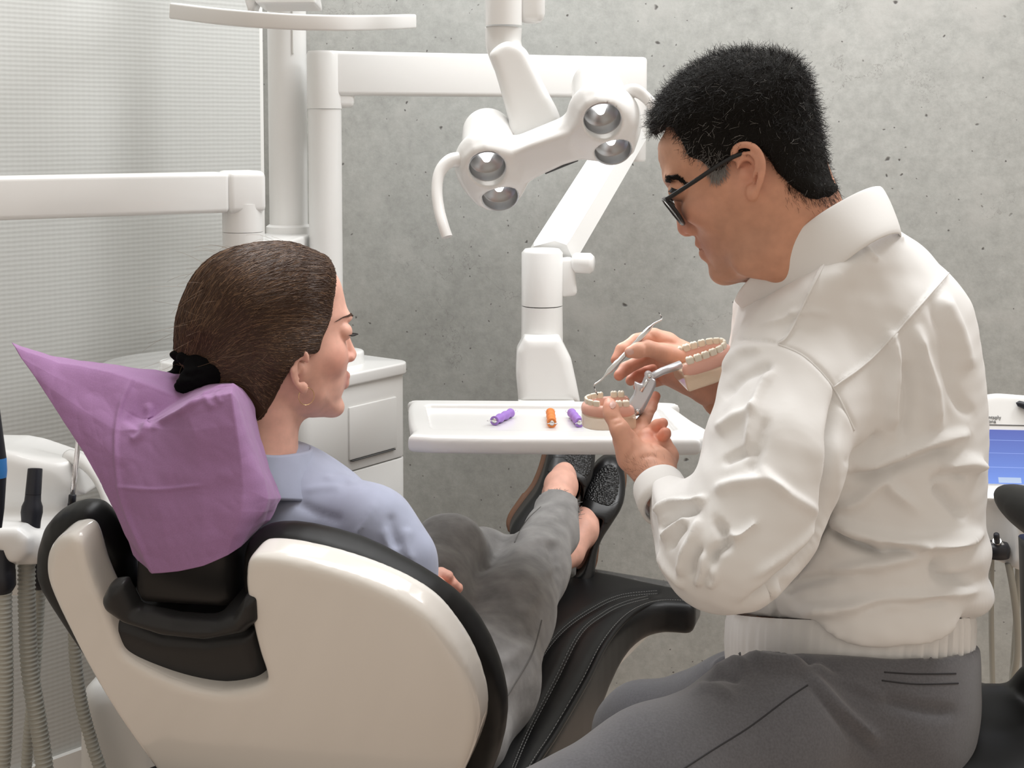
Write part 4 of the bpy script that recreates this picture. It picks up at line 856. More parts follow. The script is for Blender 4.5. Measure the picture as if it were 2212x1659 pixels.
# ================================================================== DENTIST'S STOOL
SZ = 0.575
st_c = P(1900, 1600, 1.62); st_c[2] = 0
sto = thing('dentist_stool', [st_c[0], st_c[1], 0], 'black upholstered stool with curved back under the dentist', 'stool')
sd = SDF(cc(1640, 1480, 1.4) - [.1, .02, 0], cc(2460, 1760, 1.85), 0.006)
sd.d[:] = 1
cs_ = w2c([st_c[0] + .04, st_c[1], SZ - .045]); sd.ell(cs_, (0.235, 0.05, 0.20), .02); 
sd.chain([(*cc(2080, 1600, 1.62), .055), (*cc(2165, 1592, 1.62), .055), (*cc(2235, 1570, 1.62), .045), (*cc(2262, 1500, 1.62), .04)], .04)
V, F = sd.mesh(2); build('seat', sd.world(V), F, M['leather_matte'], sto)
pp = spline([P(2230, 1575, 1.62), P(2252, 1500, 1.62), P(2256, 1400, 1.62), P(2256, 1300, 1.62), P(2256, 1180, 1.62)], 6); V, F = sweep(pp, lambda t: (0.034 + .03 * t, 0.020), n=20, up=(1, 0, 0)); build('back_strut', V, F, M['dark_plastic'], sto)
sd = SDF(cc(2150, 1000, 1.4), cc(2380, 1230, 1.85), 0.005); sd.ell(cc(2262, 1122, 1.62), (.030, .028, .16), .01); V, F = sd.mesh(2); build('back_pad', sd.world(V), F, M['leather_matte'], sto)
V, F = lathe([(.10, .0), (.10, .02), (.03, .05), (.028, .30), (.022, .31), (.022, SZ - .08)], st_c, n=28); build('gas_column', V, F, M['steel'], sto, flat_angle=40)
for k in range(5):
    t_ = 2 * math.pi * k / 5; e_ = st_c + np.array([.24 * math.cos(t_), .24 * math.sin(t_), .05]); V, F = bar(st_c + [0, 0, .06], e_, .035, .02, .005); lg = build('base_leg', V, F, M['dark_plastic'], sto)
    V, F = lathe([(0, -.012), (.02, -.012), (.024, -.006), (.024, .006), (.02, .012), (0, .012)], e_ - [0, 0, .026], ax=(-math.sin(t_), math.cos(t_), 0), n=20); build('castor', V, F, M['navy_plastic'], lg)
# ================================================================== PEOPLE: shared tools
def skin_mat(name, col, rough=0.5, sss=0.12):
    m = mat(name, col, rough, sss=sss, bump=(1400, 0.12, 0.0003), spec=0.4); N, L, b = nodes(m); at = N.new('ShaderNodeVertexColor'); at.layer_name = 'tint'
    n = N.new('ShaderNodeTexNoise'); n.inputs['Scale'].default_value = 70; n.inputs['Detail'].default_value = 6; tc = N.new('ShaderNodeTexCoord'); L.new(tc.outputs['Object'], n.inputs['Vector'])
    r = N.new('ShaderNodeMapRange'); r.inputs[1].default_value = .3; r.inputs[2].default_value = .7; r.inputs[3].default_value = .92; r.inputs[4].default_value = 1.08; L.new(n.outputs[0], r.inputs[0])
    v = N.new('ShaderNodeVectorMath'); v.operation = 'SCALE'; L.new(at.outputs[0], v.inputs[0]); L.new(r.outputs[0], v.inputs['Scale']); L.new(v.outputs[0], b.inputs['Base Color']); return m
def set_tint(o, C):
    ca_ = o.data.color_attributes.new('tint', 'FLOAT_COLOR', 'POINT'); C = np.concatenate([C, np.ones((len(C), 1))], 1); ca_.data.foreach_set('color', C.astype(np.float32).ravel())
class HF:
    """head frame: x forward, y down, z to the side"""
    def __init__(s, px, py, z, yaw, dirx):
        c, n = math.cos(math.radians(yaw)), math.sin(math.radians(yaw)); s.x = np.array([dirx * c, 0, n]); s.y = np.array([0, 1.0, 0]); s.z = np.cross(s.x, s.y); s.o = cc(px, py, z); s.near = -1.0 if s.z[2] > 0 else 1.0
        s.A = ROT @ np.stack([s.x, s.y, s.z], 1); s.O = c2w(s.o); s.s = z / FPX
    def __call__(s, px, py, zl=0.0):
        k = (px - CX) / FPX; x = (k * (s.o[2] + zl * s.z[2]) - s.o[0] - zl * s.z[0]) / (s.x[0] - k * s.x[2]); zv = s.o[2] + x * s.x[2] + zl * s.z[2]
        return np.array([x, (py - CY) / FPX * zv - s.o[1], zl])
    def poly(s, L, zl=0.0): return np.array([s(x, y, zl)[:2] for x, y in L])
    def view(s, V): return np.asarray(V) @ np.stack([s.x, s.y, s.z], 1).T + s.o
def shepard(pts, X, Y, col):
    num = 0; den = 0
    for p in pts:
        w_ = 1.0 / ((X - p[0]) ** 2 + (Y - p[1]) ** 2 + 1e-5) ** 1.5; num = num + w_ * p[col]; den = den + w_
    return num / den
def inflate(sd, poly, wpts, k=0.01, op='add', grow=0.0):
    """body with the given outline in x,y whose half width in z follows wpts rows (x, y, W, R)"""
    X, Y = np.broadcast_arrays(sd.ax[0][:, None], sd.ax[1][None, :]); pd = polysd(poly, X, Y) - grow
    W = shepard(wpts, X, Y, 2) + grow; R = shepard(wpts, X, Y, 3); t = np.clip(-pd / R, 0, 1); zh = W * np.sqrt(np.maximum(1 - (1 - t) ** 2, 0))
    Z = np.abs(sd.ax[2])[None, None, :]; pd3 = pd[:, :, None]
    v = np.where(pd3 > 0, np.hypot(np.maximum(pd3, 0), Z * 0.6), np.maximum((Z - zh[:, :, None]) * 0.7, -0.05))
    sd.put((slice(None),) * 3, v, op, k)
def strands(name, paths, r0, r1, m, parent, kind='stuff', label=None):
    """paths: n x s x 3 (room coordinates); triangular hairs joined into one part"""
    paths = np.asarray(paths, float); n, s_, _ = paths.shape
    T = np.gradient(paths, axis=1); T /= np.maximum(np.linalg.norm(T, axis=2, keepdims=True), 1e-9)
    ref = RNG.normal(size=(n, 1, 3)); U = ref - (ref * T).sum(2, keepdims=True) * T; U /= np.maximum(np.linalg.norm(U, axis=2, keepdims=True), 1e-9); W_ = np.cross(T, U)
    rr = (r0 + (r1 - r0) * np.linspace(0, 1, s_))[None, :, None]; V = np.stack([paths + rr * (math.cos(a) * U + math.sin(a) * W_) for a in (0, 2.094, 4.189)], 2)      # n,s,3,3
    idx = np.arange(n * s_ * 3).reshape(n, s_, 3); q_ = []
    for k in range(3):
        k2 = (k + 1) % 3; q_.append(np.stack([idx[:, :-1, k], idx[:, :-1, k2], idx[:, 1:, k2], idx[:, 1:, k]], -1).reshape(-1, 4))
    o = build(name, V.reshape(-1, 3), np.concatenate(q_), m, parent); o['kind'] = kind
    return o
def ear(sd, h, path, lobe, canal, zl, thick=0.0032):
    """helix path etc. given in pixels on the near side; mirrored to the far side"""
    for sg in (h.near, -h.near):
        f = lambda p, out: (lambda q_: np.array([q_[0], q_[1], sg * (abs(zl) + out)]))(h(p[0], p[1], h.near * abs(zl)))
        P3 = [f(p, o_) for p, o_ in path]; c = np.mean([p[:2] for p in P3], 0); ex = np.ptp([p[0] for p in P3]) / 2; ey = np.ptp([p[1] for p in P3]) / 2
        sd.ell([c[0], c[1], sg * (abs(zl) + .004)], [ex * .92, ey * .92, .0045], .003)
        cn_ = f(canal, .006); sd.ell(cn_, [ex * .60, ey * .52, .010], .003, op='sub')
        sd.chain([(*p, thick) for p in spline(P3, 4)], .0025)
        an = [np.array([c[0] + (p[0] - c[0]) * .52, c[1] + (p[1] - c[1]) * .55, p[2] - sg * .0015]) for p in P3[2:-1]]; sd.chain([(*p, thick * .62) for p in spline(an, 3)], .004)
        sd.ell(f(lobe, .004), [.0062, .0082, .0045], .005)
        sd.rc(f(canal, -.006), f(canal, -.02), .008, .012, .006)

# ================================================================== PATIENT
DX = 1
hw = HF(590, 720, 1.79, 24, DX)
woman = thing('person', P(640, 1560, 1.80), 'woman with tied back brown hair, light blue shirt and grey jeans in the chair', 'person')
face = [(733, 610), (744, 655), (749, 682), (745, 705), (744, 730), (748, 765), (746, 800), (742, 835), (733, 860), (730, 878), (719, 893), (690, 901), (650, 896), (615, 880), (590, 860), (545, 840), (490, 810), (440, 750), (418, 690), (424, 630), (462, 570), (530, 541), (610, 535), (680, 555), (714, 580)]
Lw = lambda L: [(*hw(x, y)[:2], W, R) for x, y, W, R in L]
ww = Lw([(540, 640, .074, .075), (620, 600, .070, .07), (700, 620, .062, .07), (735, 640, .058, .075), (735, 705, .060, .075), (720, 770, .060, .075), (715, 830, .047, .06), (712, 880, .036, .045), (650, 860, .052, .04), (600, 800, .062, .045), (480, 720, .066, .07), (540, 820, .05, .05)])
sd = SDF((-.17, -.15, -.11), (.15, .23, .11), 0.0020, O=hw.O, A=hw.A)
inflate(sd, closed_spline(hw.poly(face), 3), ww)
nk0, nk1 = hw(585, 830), hw(575, 1010); nk0[0] -= .006; nk1[0] -= .02
sd.rc(nk0, nk1, .050, .052, .025); sd.rc(nk1, nk1 + [-.01, .05, 0], .052, .056, .03)
for sg in (-1, 1):
    sd.ell(np.array([*hw(700, 765)[:2], sg * .036]), [.018, .018, .014], .02)                       # cheek
    sd.ell(np.array([*hw(737, 684)[:2], sg * .014]), [.010, .007, .018], .012)                      # brow
    e_ = hw(741, 712); e_ = np.array([e_[0] - .001, e_[1], sg * .031]); sd.ell(e_, [.012, .009, .014], .010, op='sub'); sd.ell(e_ - [.0085, 0, 0], [.0122, .0122, .0125], .003)
n1, n2, n3 = hw(741, 714), hw(749, 742), hw(757, 766)
sd.chain([(*n1, .0055), (*n2, .0068), (*n3, .0085)], .008); 
for sg in (-1, 1): q_ = hw(751, 772); sd.ell([q_[0], q_[1], sg * .0095], [.0075, .0055, .0055], .005)
for (x, y, r, wd) in ((746, 812, .0055, .018), (743, 829, .0060, .016)):
    q_ = hw(x, y); 
    for sg in (-1, 1): sd.rc(q_, [q_[0] - .011, q_[1] + (.002 if y < 820 else -.001), sg * wd], r, r * .5, .005)
q_ = hw(722, 880); sd.ell(q_, [.013, .012, .016], .012)
s3 = 3.19; ce = lambda x, y: (300 + x / s3, 480 + y / s3)
ear(sd, hw, [(ce(1062, 1010), -.001), (ce(1050, 930), .003), (ce(1072, 892), .006), (ce(1110, 885), .008), (ce(1140, 905), .008), (ce(1150, 950), .007)][::-1] + [(ce(1045, 1010), .007), (ce(1060, 1080), .005), (ce(1095, 1130), .004)], ce(1128, 1140), ce(1112, 1010), .066)
VW, FW_ = sd.mesh(2)
hairp = [(376, 735), (381, 690), (391, 652), (410, 610), (430, 581), (457, 556), (490, 540), (519, 531), (560, 524), (600, 521), (640, 525), (670, 537), (700, 550), (716, 568), (727, 595), (733, 622), (735, 700), (700, 800), (640, 850), (606, 870), (590, 900), (560, 930), (515, 935), (470, 880), (430, 822), (395, 792), (378, 765)]
cutp = [(340, 735), (345, 500), (560, 470), (720, 500), (745, 560), (737, 605), (733, 622), (729, 645), (722, 684), (712, 706), (700, 728), (694, 752), (688, 762), (676, 766), (664, 760), (655, 768), (640, 772), (628, 790), (618, 812), (610, 838), (602, 862), (588, 885), (574, 910), (560, 940), (500, 950), (420, 860), (350, 800)]
hw_pts = Lw([(420, 680, .066, .09), (500, 620, .085, .09), (600, 590, .084, .085), (690, 600, .072, .06), (730, 660, .062, .05), (690, 760, .068, .05), (600, 760, .079, .07), (480, 780, .055, .06), (400, 760, .035, .05), (560, 880, .060, .045), (530, 920, .056, .05)])
sd = SDF((-.19, -.16, -.12), (.15, .16, .12), 0.0026, O=hw.O, A=hw.A)
inflate(sd, closed_spline(hw.poly(hairp), 3), hw_pts)
cutl = hw.poly(cutp, hw.near * .062)
sd.prism(cutl, -.2, .2, .004, k=.006, op='int')
VH, FH = sd.mesh(3)
# comb lines pressed in from the hairline to the tie
hv = hw.view(VH); tie = hw(455, 800); 
ang = np.arctan2(VH[:, 1] - tie[1], VH[:, 0] - tie[0]); NH = normals(VH, FH)
VH = VH + NH * (0.0004 * np.sin(ang * 55 + 9 * np.sin(ang * 7) + VH[:, 2] * 60))[:, None]
M['skin_w'] = skin_mat('skin_patient', (0.60, 0.36, 0.27)); M['hair_w'] = mat('brown_hair', (0.060, 0.030, 0.017), 0.42, spec=0.5); M['hair_w2'] = mat('brown_hair_lit', (0.20, 0.115, 0.065), 0.38)  # second hair tone is lightened, light on strands put into the colour
def head_tint(h, V, base, lips, blush, beard=None):
    C = np.tile(np.array(base, float), (len(V), 1))
    for (x, y, rad, col, amt) in lips + blush + (beard or []):
        q_ = h(x, y); d = np.hypot((V[:, 0] - q_[0]), (V[:, 1] - q_[1])); w_ = amt * np.exp(-(d / rad) ** 2); C = C * (1 - w_[:, None]) + np.array(col) * w_[:, None]
    return C
SKW = (0.74, 0.42, 0.33)
TW = head_tint(hw, VW, SKW, [(745, 812, .006, (.46, .18, .16), .8), (742, 829, .006, (.46, .18, .16), .8)], [(712, 775, .024, (.74, .35, .27), .6), (760, 770, .010, (.60, .30, .24), .5), (645, 800, .02, (.56, .30, .22), .5)])
W_HEAD = (hw.view(VW), FW_, TW)
hair_w = build('hair', c2w(hw.view(VH)), FH, mat('brown_hair_base', (0.050, 0.026, 0.015), 0.75, spec=0.2), woman)
from mathutils.bvhtree import BVHTree
bv = BVHTree.FromPolygons([tuple(v) for v in VH], [tuple(f) for f in FH.tolist()])
def on_hair(p, out):                  # push a head-frame point onto the hair surface
    c = np.array([hw(560, 690)[0], hw(560, 690)[1], 0]); d = unit(np.asarray(p) - c); r = bv.ray_cast(Vector(c + d * .3), Vector(-d)); return np.array(r[0]) + d * out if r[0] else np.asarray(p)
tie3 = np.array([hw(440, 800)[0], hw(440, 800)[1], 0.0])
line_h = [(640, 527), (690, 550), (718, 580), (731, 622), (727, 655), (720, 690), (706, 716), (695, 745), (678, 762), (655, 768), (634, 780), (620, 808), (610, 838), (592, 880), (572, 920)]
lh = spline(line_h, 10); paths, paths2 = [], []
c0 = np.array([hw(560, 700)[0], hw(560, 700)[1], 0]); crown = hw(425, 590) - c0
for i in range(6500):
    t = random.random(); p = lh[min(int(t * len(lh)), len(lh) - 1)]; sg = hw.near if random.random() < .75 else -hw.near
    st = hw(p[0] + random.uniform(-8, 2), p[1] + random.uniform(-3, 5), hw.near * .06); st = np.array([st[0], st[1], sg * (.001 + .070 * min(1, max(0, t * 2.4 - .05) + random.random() * .35 * (t < .4)))])
    en = tie3 + np.array([random.uniform(-.035, .01), random.uniform(-.012, .014), sg * random.uniform(.0, .03)]); a, b = unit(st - c0), unit(en - c0)
    mid = unit(a + b + np.array([-.12, -.25, sg * .9])); u = min(1, t * 1.5 + random.uniform(-.12, .12)); u = max(0, u); m_ = unit(unit(crown + np.array([random.uniform(-.02, .02), random.uniform(-.01, .04), sg * random.uniform(-.01, .085)])) * (1 - u) + mid * u)
    t0 = random.choice((0, 0, .1, .25, .4)); t1 = random.choice((1, 1, .9)); pp = []; wv_ = random.uniform(-.02, .02)
    for k in np.linspace(t0, t1, 14):
        d = a * (1 - k) ** 2 + 2 * m_ * k * (1 - k) * 1.15 + b * k * k; d = d + wv_ * np.array([math.sin(9 * k), math.cos(7 * k), math.sin(5 * k)]); pp.append(on_hair(c0 + unit(d) * .1, random.uniform(-.0004, .0009)))
    (paths2 if random.random() < .22 else paths).append(c2w(hw.view(np.array(pp))))
strands('hair_strands', paths, .00045, .0003, M['hair_w'], hair_w); strands('hair_strands', paths2, .0004, .00025, M['hair_w2'], hair_w)
fly = []
for i in range(150):
    v = VH[random.randrange(len(VH))]; n_ = unit(v - np.array([hw(560, 690)[0], hw(560, 690)[1], 0])); d = unit(np.array([-1, .4, 0]) + RNG.normal(size=3) * .5); L0 = random.uniform(.015, .05)
    fly.append(c2w(hw.view(np.array([v + d * L0 * t + n_ * (.004 * math.sin(t * 3) + .004 * t) for t in np.linspace(0, 1, 7)]))))
strands('flyaway_hairs', fly, .00016, .0001, M['hair_w2'], hair_w)
# lashes and brow
M['lash'] = mat('dark_lash', (0.012, 0.009, 0.008), 0.5); M['brow_w'] = mat('brown_brow', (0.10, 0.05, 0.03), 0.6)
br, la = [], []
bvf = BVHTree.FromPolygons([tuple(v) for v in VW], [tuple(f) for f in FW_.tolist()])
def on_face(bv_, y, z, out=.0004):
    r = bv_.ray_cast(Vector((.25, y, z)), Vector((-1, 0, 0))); return (np.array(r[0]) + np.array(r[1]) * out, np.array(r[1])) if r[0] is not None else (None, None)
for sg in (-1, 1):
    for i in range(260):
        t = random.random(); yb = hw(745, 679)[1] + .0015 - .004 * math.sin(t * 2.6) + .006 * t * t; p_, n_ = on_face(bvf, yb + random.uniform(-.0022, .0022) * (1.1 - t), sg * (.011 + .036 * t))
        if p_ is None: continue
        d_ = unit(np.array([-.3 - .4 * t, -.25 + .5 * t, sg * 1.0])); d_ -= (d_ @ n_) * n_; br.append(c2w(hw.view(np.array([p_, p_ + d_ * .003 + n_ * .0007, p_ + d_ * .006 + n_ * .0004]))))
    for i in range(40):
        t = i / 39; p_, n_ = on_face(bvf, hw(745, 714)[1] + .001 + .0015 * t, sg * (.020 + .022 * t))
        if p_ is not None: la.append(c2w(hw.view(np.array([p_, p_ + [.004, .0015, sg * .001], p_ + [.0075, .0, sg * .0025]]))))
strands('eyebrow', br, .00025, .0001, M['brow_w'], woman); strands('eyelashes', la, .0004, .00015, M['lash'], woman)
# black velvet hair tie
sd = SDF((-.1, -.06, -.08), (.1, .06, .08), .0028, O=hw.A @ np.array([*hw(434, 803)[:2], 0]) + hw.O, A=hw.A)
for k in range(14):
    t = 2 * math.pi * k / 14; sd.ell([.006 * math.cos(3 * t) - .004, .022 * math.cos(t), .034 * math.sin(t)], [.029, .011, .012], .004)
V, F = sd.mesh(1); V = V + normals(V, F) * (wob(V, 420, 8) * .0013)[:, None]; build('hair_tie', sd.world(V), F, mat('black_velvet', (.0025, .0025, .003), .95, spec=.15), woman)
# pony tail falling behind the paper cover
pt_ = spline([hw.view(hw(x, y, 0.0)) for x, y in ((440, 800), (430, 850), (470, 920), (510, 1000), (520, 1080))], 6); V, F = sweep(c2w(pt_ + [[0, 0, .02]]), lambda t: .026 - .014 * t, n=18); build('pony_tail', V, F, M['hair_w'], hair_w)
# thin gold hoop
eq = hw(662, 851, hw.near * .066); rr = .0108; hoop = [c2w(hw.view(np.array([eq[0] + rr * math.cos(t), eq[1] + .003 + rr * math.sin(t), eq[2] + .003 * math.cos(t)]))) for t in np.linspace(0, 2 * math.pi, 48, endpoint=False)]
V, F = sweep(hoop, .00045, n=6, closed=True); build('hoop_earring', V, F, mat('gold', (.75, .52, .25), .25, metal=1), woman)
# ---- patient: body (one mesh), clothing, shoes
def px_r(px, z): return px * z / FPX
def C4(px, py, z, rpx): return (*cc(px, py, z), rpx * z / FPX)
parts_w = [(W_HEAD[0], W_HEAD[1], W_HEAD[2])]
sd = SDF(cc(300, 960, 1.8) - [.05, 0, .15], cc(1300, 1700, 1.8) + [.05, 0, .85], .009)      # hidden trunk and upper arms
sd.chain([(*cc(572, 1010, 1.81), .045), (*cc(585, 1140, 1.83), .075), (*cc(620, 1300, 1.80), .115), (*cc(690, 1500, 1.80), .12)], .05)
shR, shL = cc(800, 1142, 1.745), cc(345, 1150, 1.90); elR, elL = cc(872, 1345, 1.72), cc(330, 1400, 2.0)
sd.chain([C4(720, 1560, 1.80, 140), C4(960, 1600, 1.84, 100), C4(1045, 1470, 1.93, 85), C4(1098, 1335, 2.08, 68), C4(1152, 1228, 2.24, 48), C4(1190, 1140, 2.38, 32), C4(1205, 1080, 2.47, 30)], .02, k0=.02); sd.chain([C4(720, 1560, 1.80, 140), C4(830, 1450, 1.90, 95), C4(915, 1290, 2.04, 72), C4(968, 1200, 2.17, 52), C4(1040, 1208, 2.27, 38), C4(1150, 1210, 2.40, 30), C4(1225, 1200, 2.475, 27)], .02, k0=.02); sd.rc(elR, cc(915, 1302, 1.84), .03, .02, .02); sd.rc(shR, shL, .042, .042, .05); sd.rc(shR, elR, .042, .034, .02); sd.rc(shL, elL, .042, .034, .02)
V, F = sd.mesh(1); parts_w.append((V, F, np.tile(SKW, (len(V), 1))))
# hands resting in the lap
sd = SDF(cc(840, 1200, 1.66), cc(1030, 1380, 2.02), .0021)
hb = cc(925, 1300, 1.86)
sd.rc(elR + (cc(930, 1290, 1.86) - elR) * .2, cc(920, 1300, 1.85), .03, .022, .01); sd.ell(cc(938, 1288, 1.87), [.026, .020, .026], .01)
for (a, b, c_, r) in (((932, 1262, 1.865), (952, 1240, 1.875), (968, 1244, 1.868), .0082), ((948, 1268, 1.87), (968, 1252, 1.88), (980, 1262, 1.870), .0080), ((955, 1285, 1.87), (978, 1266, 1.885), (990, 1270, 1.872), .0076), ((955, 1300, 1.87), (975, 1284, 1.885), (984, 1288, 1.872), .0068)):
    sd.chain([(*cc(*a), r * 1.15), (*cc(*b), r * 1.05), (*cc(*c_), r * .92)], .0025, k0=.004)
sd.chain([(*cc(925, 1275, 1.84), .011), (*cc(945, 1262, 1.85), .0095), (*cc(958, 1268, 1.855), .0078)], .003, k0=.004)
V, F = sd.mesh(2); q_ = topx(V); C = np.tile(SKW, (len(V), 1)); tipw = np.exp(-((q_[:, 0] - 985) / 22) ** 2)[:, None]; C = C * (1 - .5 * tipw) + np.array((.62, .28, .21)) * .5 * tipw; parts_w.append((V, F, C))
# ankles and feet
sd = SDF(cc(1120, 940, 2.3) - [0, 0, 0], cc(1330, 1270, 2.72), .0030)
sd.chain([C4(1185, 1150, 2.36, 30), C4(1203, 1090, 2.455, 33), C4(1212, 1050, 2.50, 35), C4(1222, 1015, 2.575, 25), C4(1240, 955, 2.63, 16)], .01, k0=.01)
sd.chain([C4(1160, 1110, 2.55, 24), C4(1200, 1070, 2.53, 30)], .02)
sd.chain([C4(1195, 1220, 2.42, 29), C4(1230, 1195, 2.48, 30), C4(1258, 1145, 2.525, 31), C4(1276, 1100, 2.585, 24), C4(1300, 1020, 2.63, 15)], .01, k0=.01)
sd.chain([C4(1256, 1210, 2.565, 22), C4(1258, 1150, 2.54, 29)], .02)
V, F = sd.mesh(2); parts_w.append((V, F, np.tile((.74, .42, .33), (len(V), 1))))
n = 0; VV, FF, CC_ = [], [], []
for v, f, c in parts_w: VV.append(v); FF.append(f + n); CC_.append(c); n += len(v)
body_w = build('body', np.concatenate(VV), np.concatenate(FF), M['skin_w'], woman, frame='c'); set_tint(body_w, np.concatenate(CC_))

# ---- blue shirt
M['shirt_b'] = weave(mat('blue_cotton', (0.37, 0.40, 0.52), 0.85, sheen=.2, var=(35, .05)), 900, .12, .0003)
sd = SDF(cc(200, 930, 1.85) - [0, 0, .30], cc(960, 1620, 1.85) + [.02, 0, .30], .0045)
sd.chain([(*shR, .050), (*cc(640, 1112, 1.80), .060), (*cc(540, 1120, 1.84), .06), (*shL, .050)], .03, k0=.03); sd.chain([(*cc(574, 1040, 1.80), .056), (*cc(580, 1090, 1.805), .078)], .04)
sd.ell(cc(585, 1230, 1.815), [.165, .15, .105], .05); sd.ell(cc(640, 1420, 1.80), [.16, .13, .11], .05)
sd.chain([(*shR, .052), (*cc(858, 1215, 1.735), .047), (*elR, .045), (*cc(905, 1322, 1.80), .036)], .025, k0=.02); sd.chain([(*shL, .052), (*elL, .046)], .025)
V, F = sd.mesh(2)
V = folds(V, F, [([(700, 1030), (720, 1036), (745, 1030), (770, 1045)], .003, 8), ([(640, 1085), (690, 1110), (740, 1125)], -.003, 12), ([(812, 1085), (795, 1115), (775, 1145), (760, 1165)], .0022, 4), ([(845, 1110), (850, 1150), (862, 1185)], -.004, 10), ([(880, 1140), (878, 1180), (890, 1215)], .004, 10), ([(830, 1140), (836, 1175), (850, 1200)], .003, 9), ([(655, 1060), (700, 1052), (740, 1056)], .002, 8), ([(500, 1200), (515, 1230), (510, 1270)], -.003, 10)])
V = V + normals(V, F) * (wob(V, 55, 9, 1) * .0014)[:, None]
shirt_w = build('shirt', V, F, M['shirt_b'], woman, frame='c')
# turned down collar
cax0, cax1 = c2w(cc(563, 1044, 1.787)), c2w(cc(570, 968, 1.787)); ax = unit(cax1 - cax0)
def ring(prof, n=64, sx=1.0, sy=1.0, base=cax0, ax=ax, droop=None):
    x, y, z = frame3(ax, FW); V, F = [], []
    for (r, h) in prof:
        for k in range(n):
            t = 2 * math.pi * k / n; dd = droop(t) if droop else 0; V.append(base + x * (h + dd * (1 if h < .03 else 0)) + y * (r * sx * math.cos(t)) + z * (r * sy * math.sin(t)))
    m = len(prof)
    for i in range(m):
        for k in range(n): k2 = (k + 1) % n; j = (i + 1) % m; F.append((i * n + k, i * n + k2, j * n + k2, j * n + k))
    return np.array(V), F
V, F = ring([(.058, .046), (.060, .049), (.063, .046), (.073, .024), (.086, .004), (.0865, .0), (.083, .001), (.070, .020), (.058, .030)], droop=lambda t: -.012 * max(0, math.cos(t)) ** 2); V[:, 2] += .001 * np.sin(V[:, 0] * 90); build('collar', V, F[::-1] if False else F, M['shirt_b'], shirt_w)
def px_line_on(mesh_V, mesh_F, pts, off=.0006, m=10):
    """pixel polyline laid on the viewer-side surface of a view-space mesh"""
    bv_ = BVHTree.FromPolygons([tuple(v) for v in mesh_V], [tuple(f) for f in np.asarray(mesh_F).tolist()]); out = []
    for x, y in spline(pts, m):
        d = unit(cc(x, y, 1.0)); r = bv_.ray_cast(Vector((0, 0, 0)), Vector(d))
        if r[0] is not None: out.append(c2w(np.array(r[0]) - d * off))
    return np.array(out)
# ---- grey jeans
M['denim'] = weave(mat('grey_denim', (0.24, 0.232, 0.228), 0.88, sheen=.3, var=(30, .30), bump=(45, .35, .004)), 1500, .35, .0005, rot=.6)
sd = SDF(cc(560, 1080, 2.0) - [0, 0, .42], cc(1270, 1900, 1.8) + [.02, 0, .85], .0055)
knR = cc(1088, 1345, 2.06)
sd.chain([C4(1218, 1075, 2.48, 42), C4(1208, 1100, 2.45, 44), C4(1192, 1150, 2.38, 51), C4(1152, 1228, 2.24, 72), C4(1098, 1335, 2.08, 92), C4(1045, 1470, 1.93, 112), C4(960, 1600, 1.84, 128)], .03, k0=.03)
sd.chain([C4(1222, 1214, 2.49, 35), C4(1150, 1208, 2.40, 46), C4(1040, 1205, 2.27, 55), C4(968, 1195, 2.17, 74), C4(915, 1290, 2.04, 95), C4(830, 1450, 1.90, 120)], .02, k0=.03)
sd.ell(cc(780, 1600, 1.80), [.17, .09, .13], .05)
HEM = []
for hc, hd, hr in ((cc(1208, 1098, 2.452), cc(1232, 1030, 2.515) - cc(1203, 1110, 2.42), .0345), (cc(1236, 1213, 2.50), cc(1262, 1150, 2.545) - cc(1190, 1218, 2.42), .0290)):
    nd = unit(hd); u_ = unit(np.cross(nd, [0, 0, 1.0])); v_ = np.cross(nd, u_); sd.box(hc + nd * .05, [.05, .043, .043], .002, k=.001, op='sub', A=np.stack([nd, u_, v_], 1)) if hr > .03 else None; HEM.append((hc, nd, hr))
V, F = sd.mesh(2)
V = folds(V, F, [([(1100, 1205), (1130, 1180), (1170, 1165), (1215, 1172)], .005, 9), ([(1120, 1150), (1150, 1140), (1190, 1145), (1225, 1160)], .004, 7), ([(1140, 1125), (1170, 1118), (1205, 1125)], .003, 6), ([(1185, 1170), (1200, 1210), (1195, 1250)], -.005, 10), ([(1160, 1240), (1190, 1235), (1205, 1215)], .004, 10), ([(1130, 1330), (1150, 1300), (1175, 1280)], .004, 12), ([(1060, 1340), (1110, 1370), (1150, 1370)], -.003, 14), ([(1040, 1440), (1090, 1430), (1140, 1390)], .004, 14), ([(920, 1200), (945, 1230), (985, 1230)], -.004, 14), ([(1030, 1500), (1080, 1490), (1120, 1450)], .003, 16)])
V = V + normals(V, F) * (wob(V, 60, 8, 2) * .0012)[:, None]
jeans = build('jeans', V, F, M['denim'], woman, frame='c')
sl = px_line_on(V, F, [(1112, 1172), (1122, 1150), (1140, 1122), (1168, 1095)], .0002); 
if len(sl) > 3: Vs, Fs = sweep(sl, .0012, n=6); build('outseam', Vs, Fs, mat('seam_denim', (.13, .125, .12), .9), jeans)
sl = px_line_on(V, F, [(1170, 1340), (1150, 1410), (1110, 1480), (1085, 1520)], .0002)
if len(sl) > 3: Vs, Fs = sweep(sl, .0012, n=6); build('inseam', Vs, Fs, bpy.data.materials['seam_denim'], jeans)
fr = []                                # frayed hem
for (c_, nrm, r) in HEM[:1]:
    u_ = unit(np.cross(nrm, [0, 0, 1.0])); v_ = np.cross(nrm, u_)
    for k in range(520):
        t = random.uniform(0, 6.283); b = c_ - nrm * .003 + (u_ * math.cos(t) + v_ * math.sin(t)) * r * random.uniform(.94, 1.06); L0 = random.uniform(.004, .012)
        d = unit(nrm + RNG.normal(size=3) * .55); fr.append(c2w(np.array([b, b + d * L0 * .5, b + unit(d + RNG.normal(size=3) * .3) * L0])))
strands('frayed_hem', fr, .0006, .0003, M['denim'], jeans)

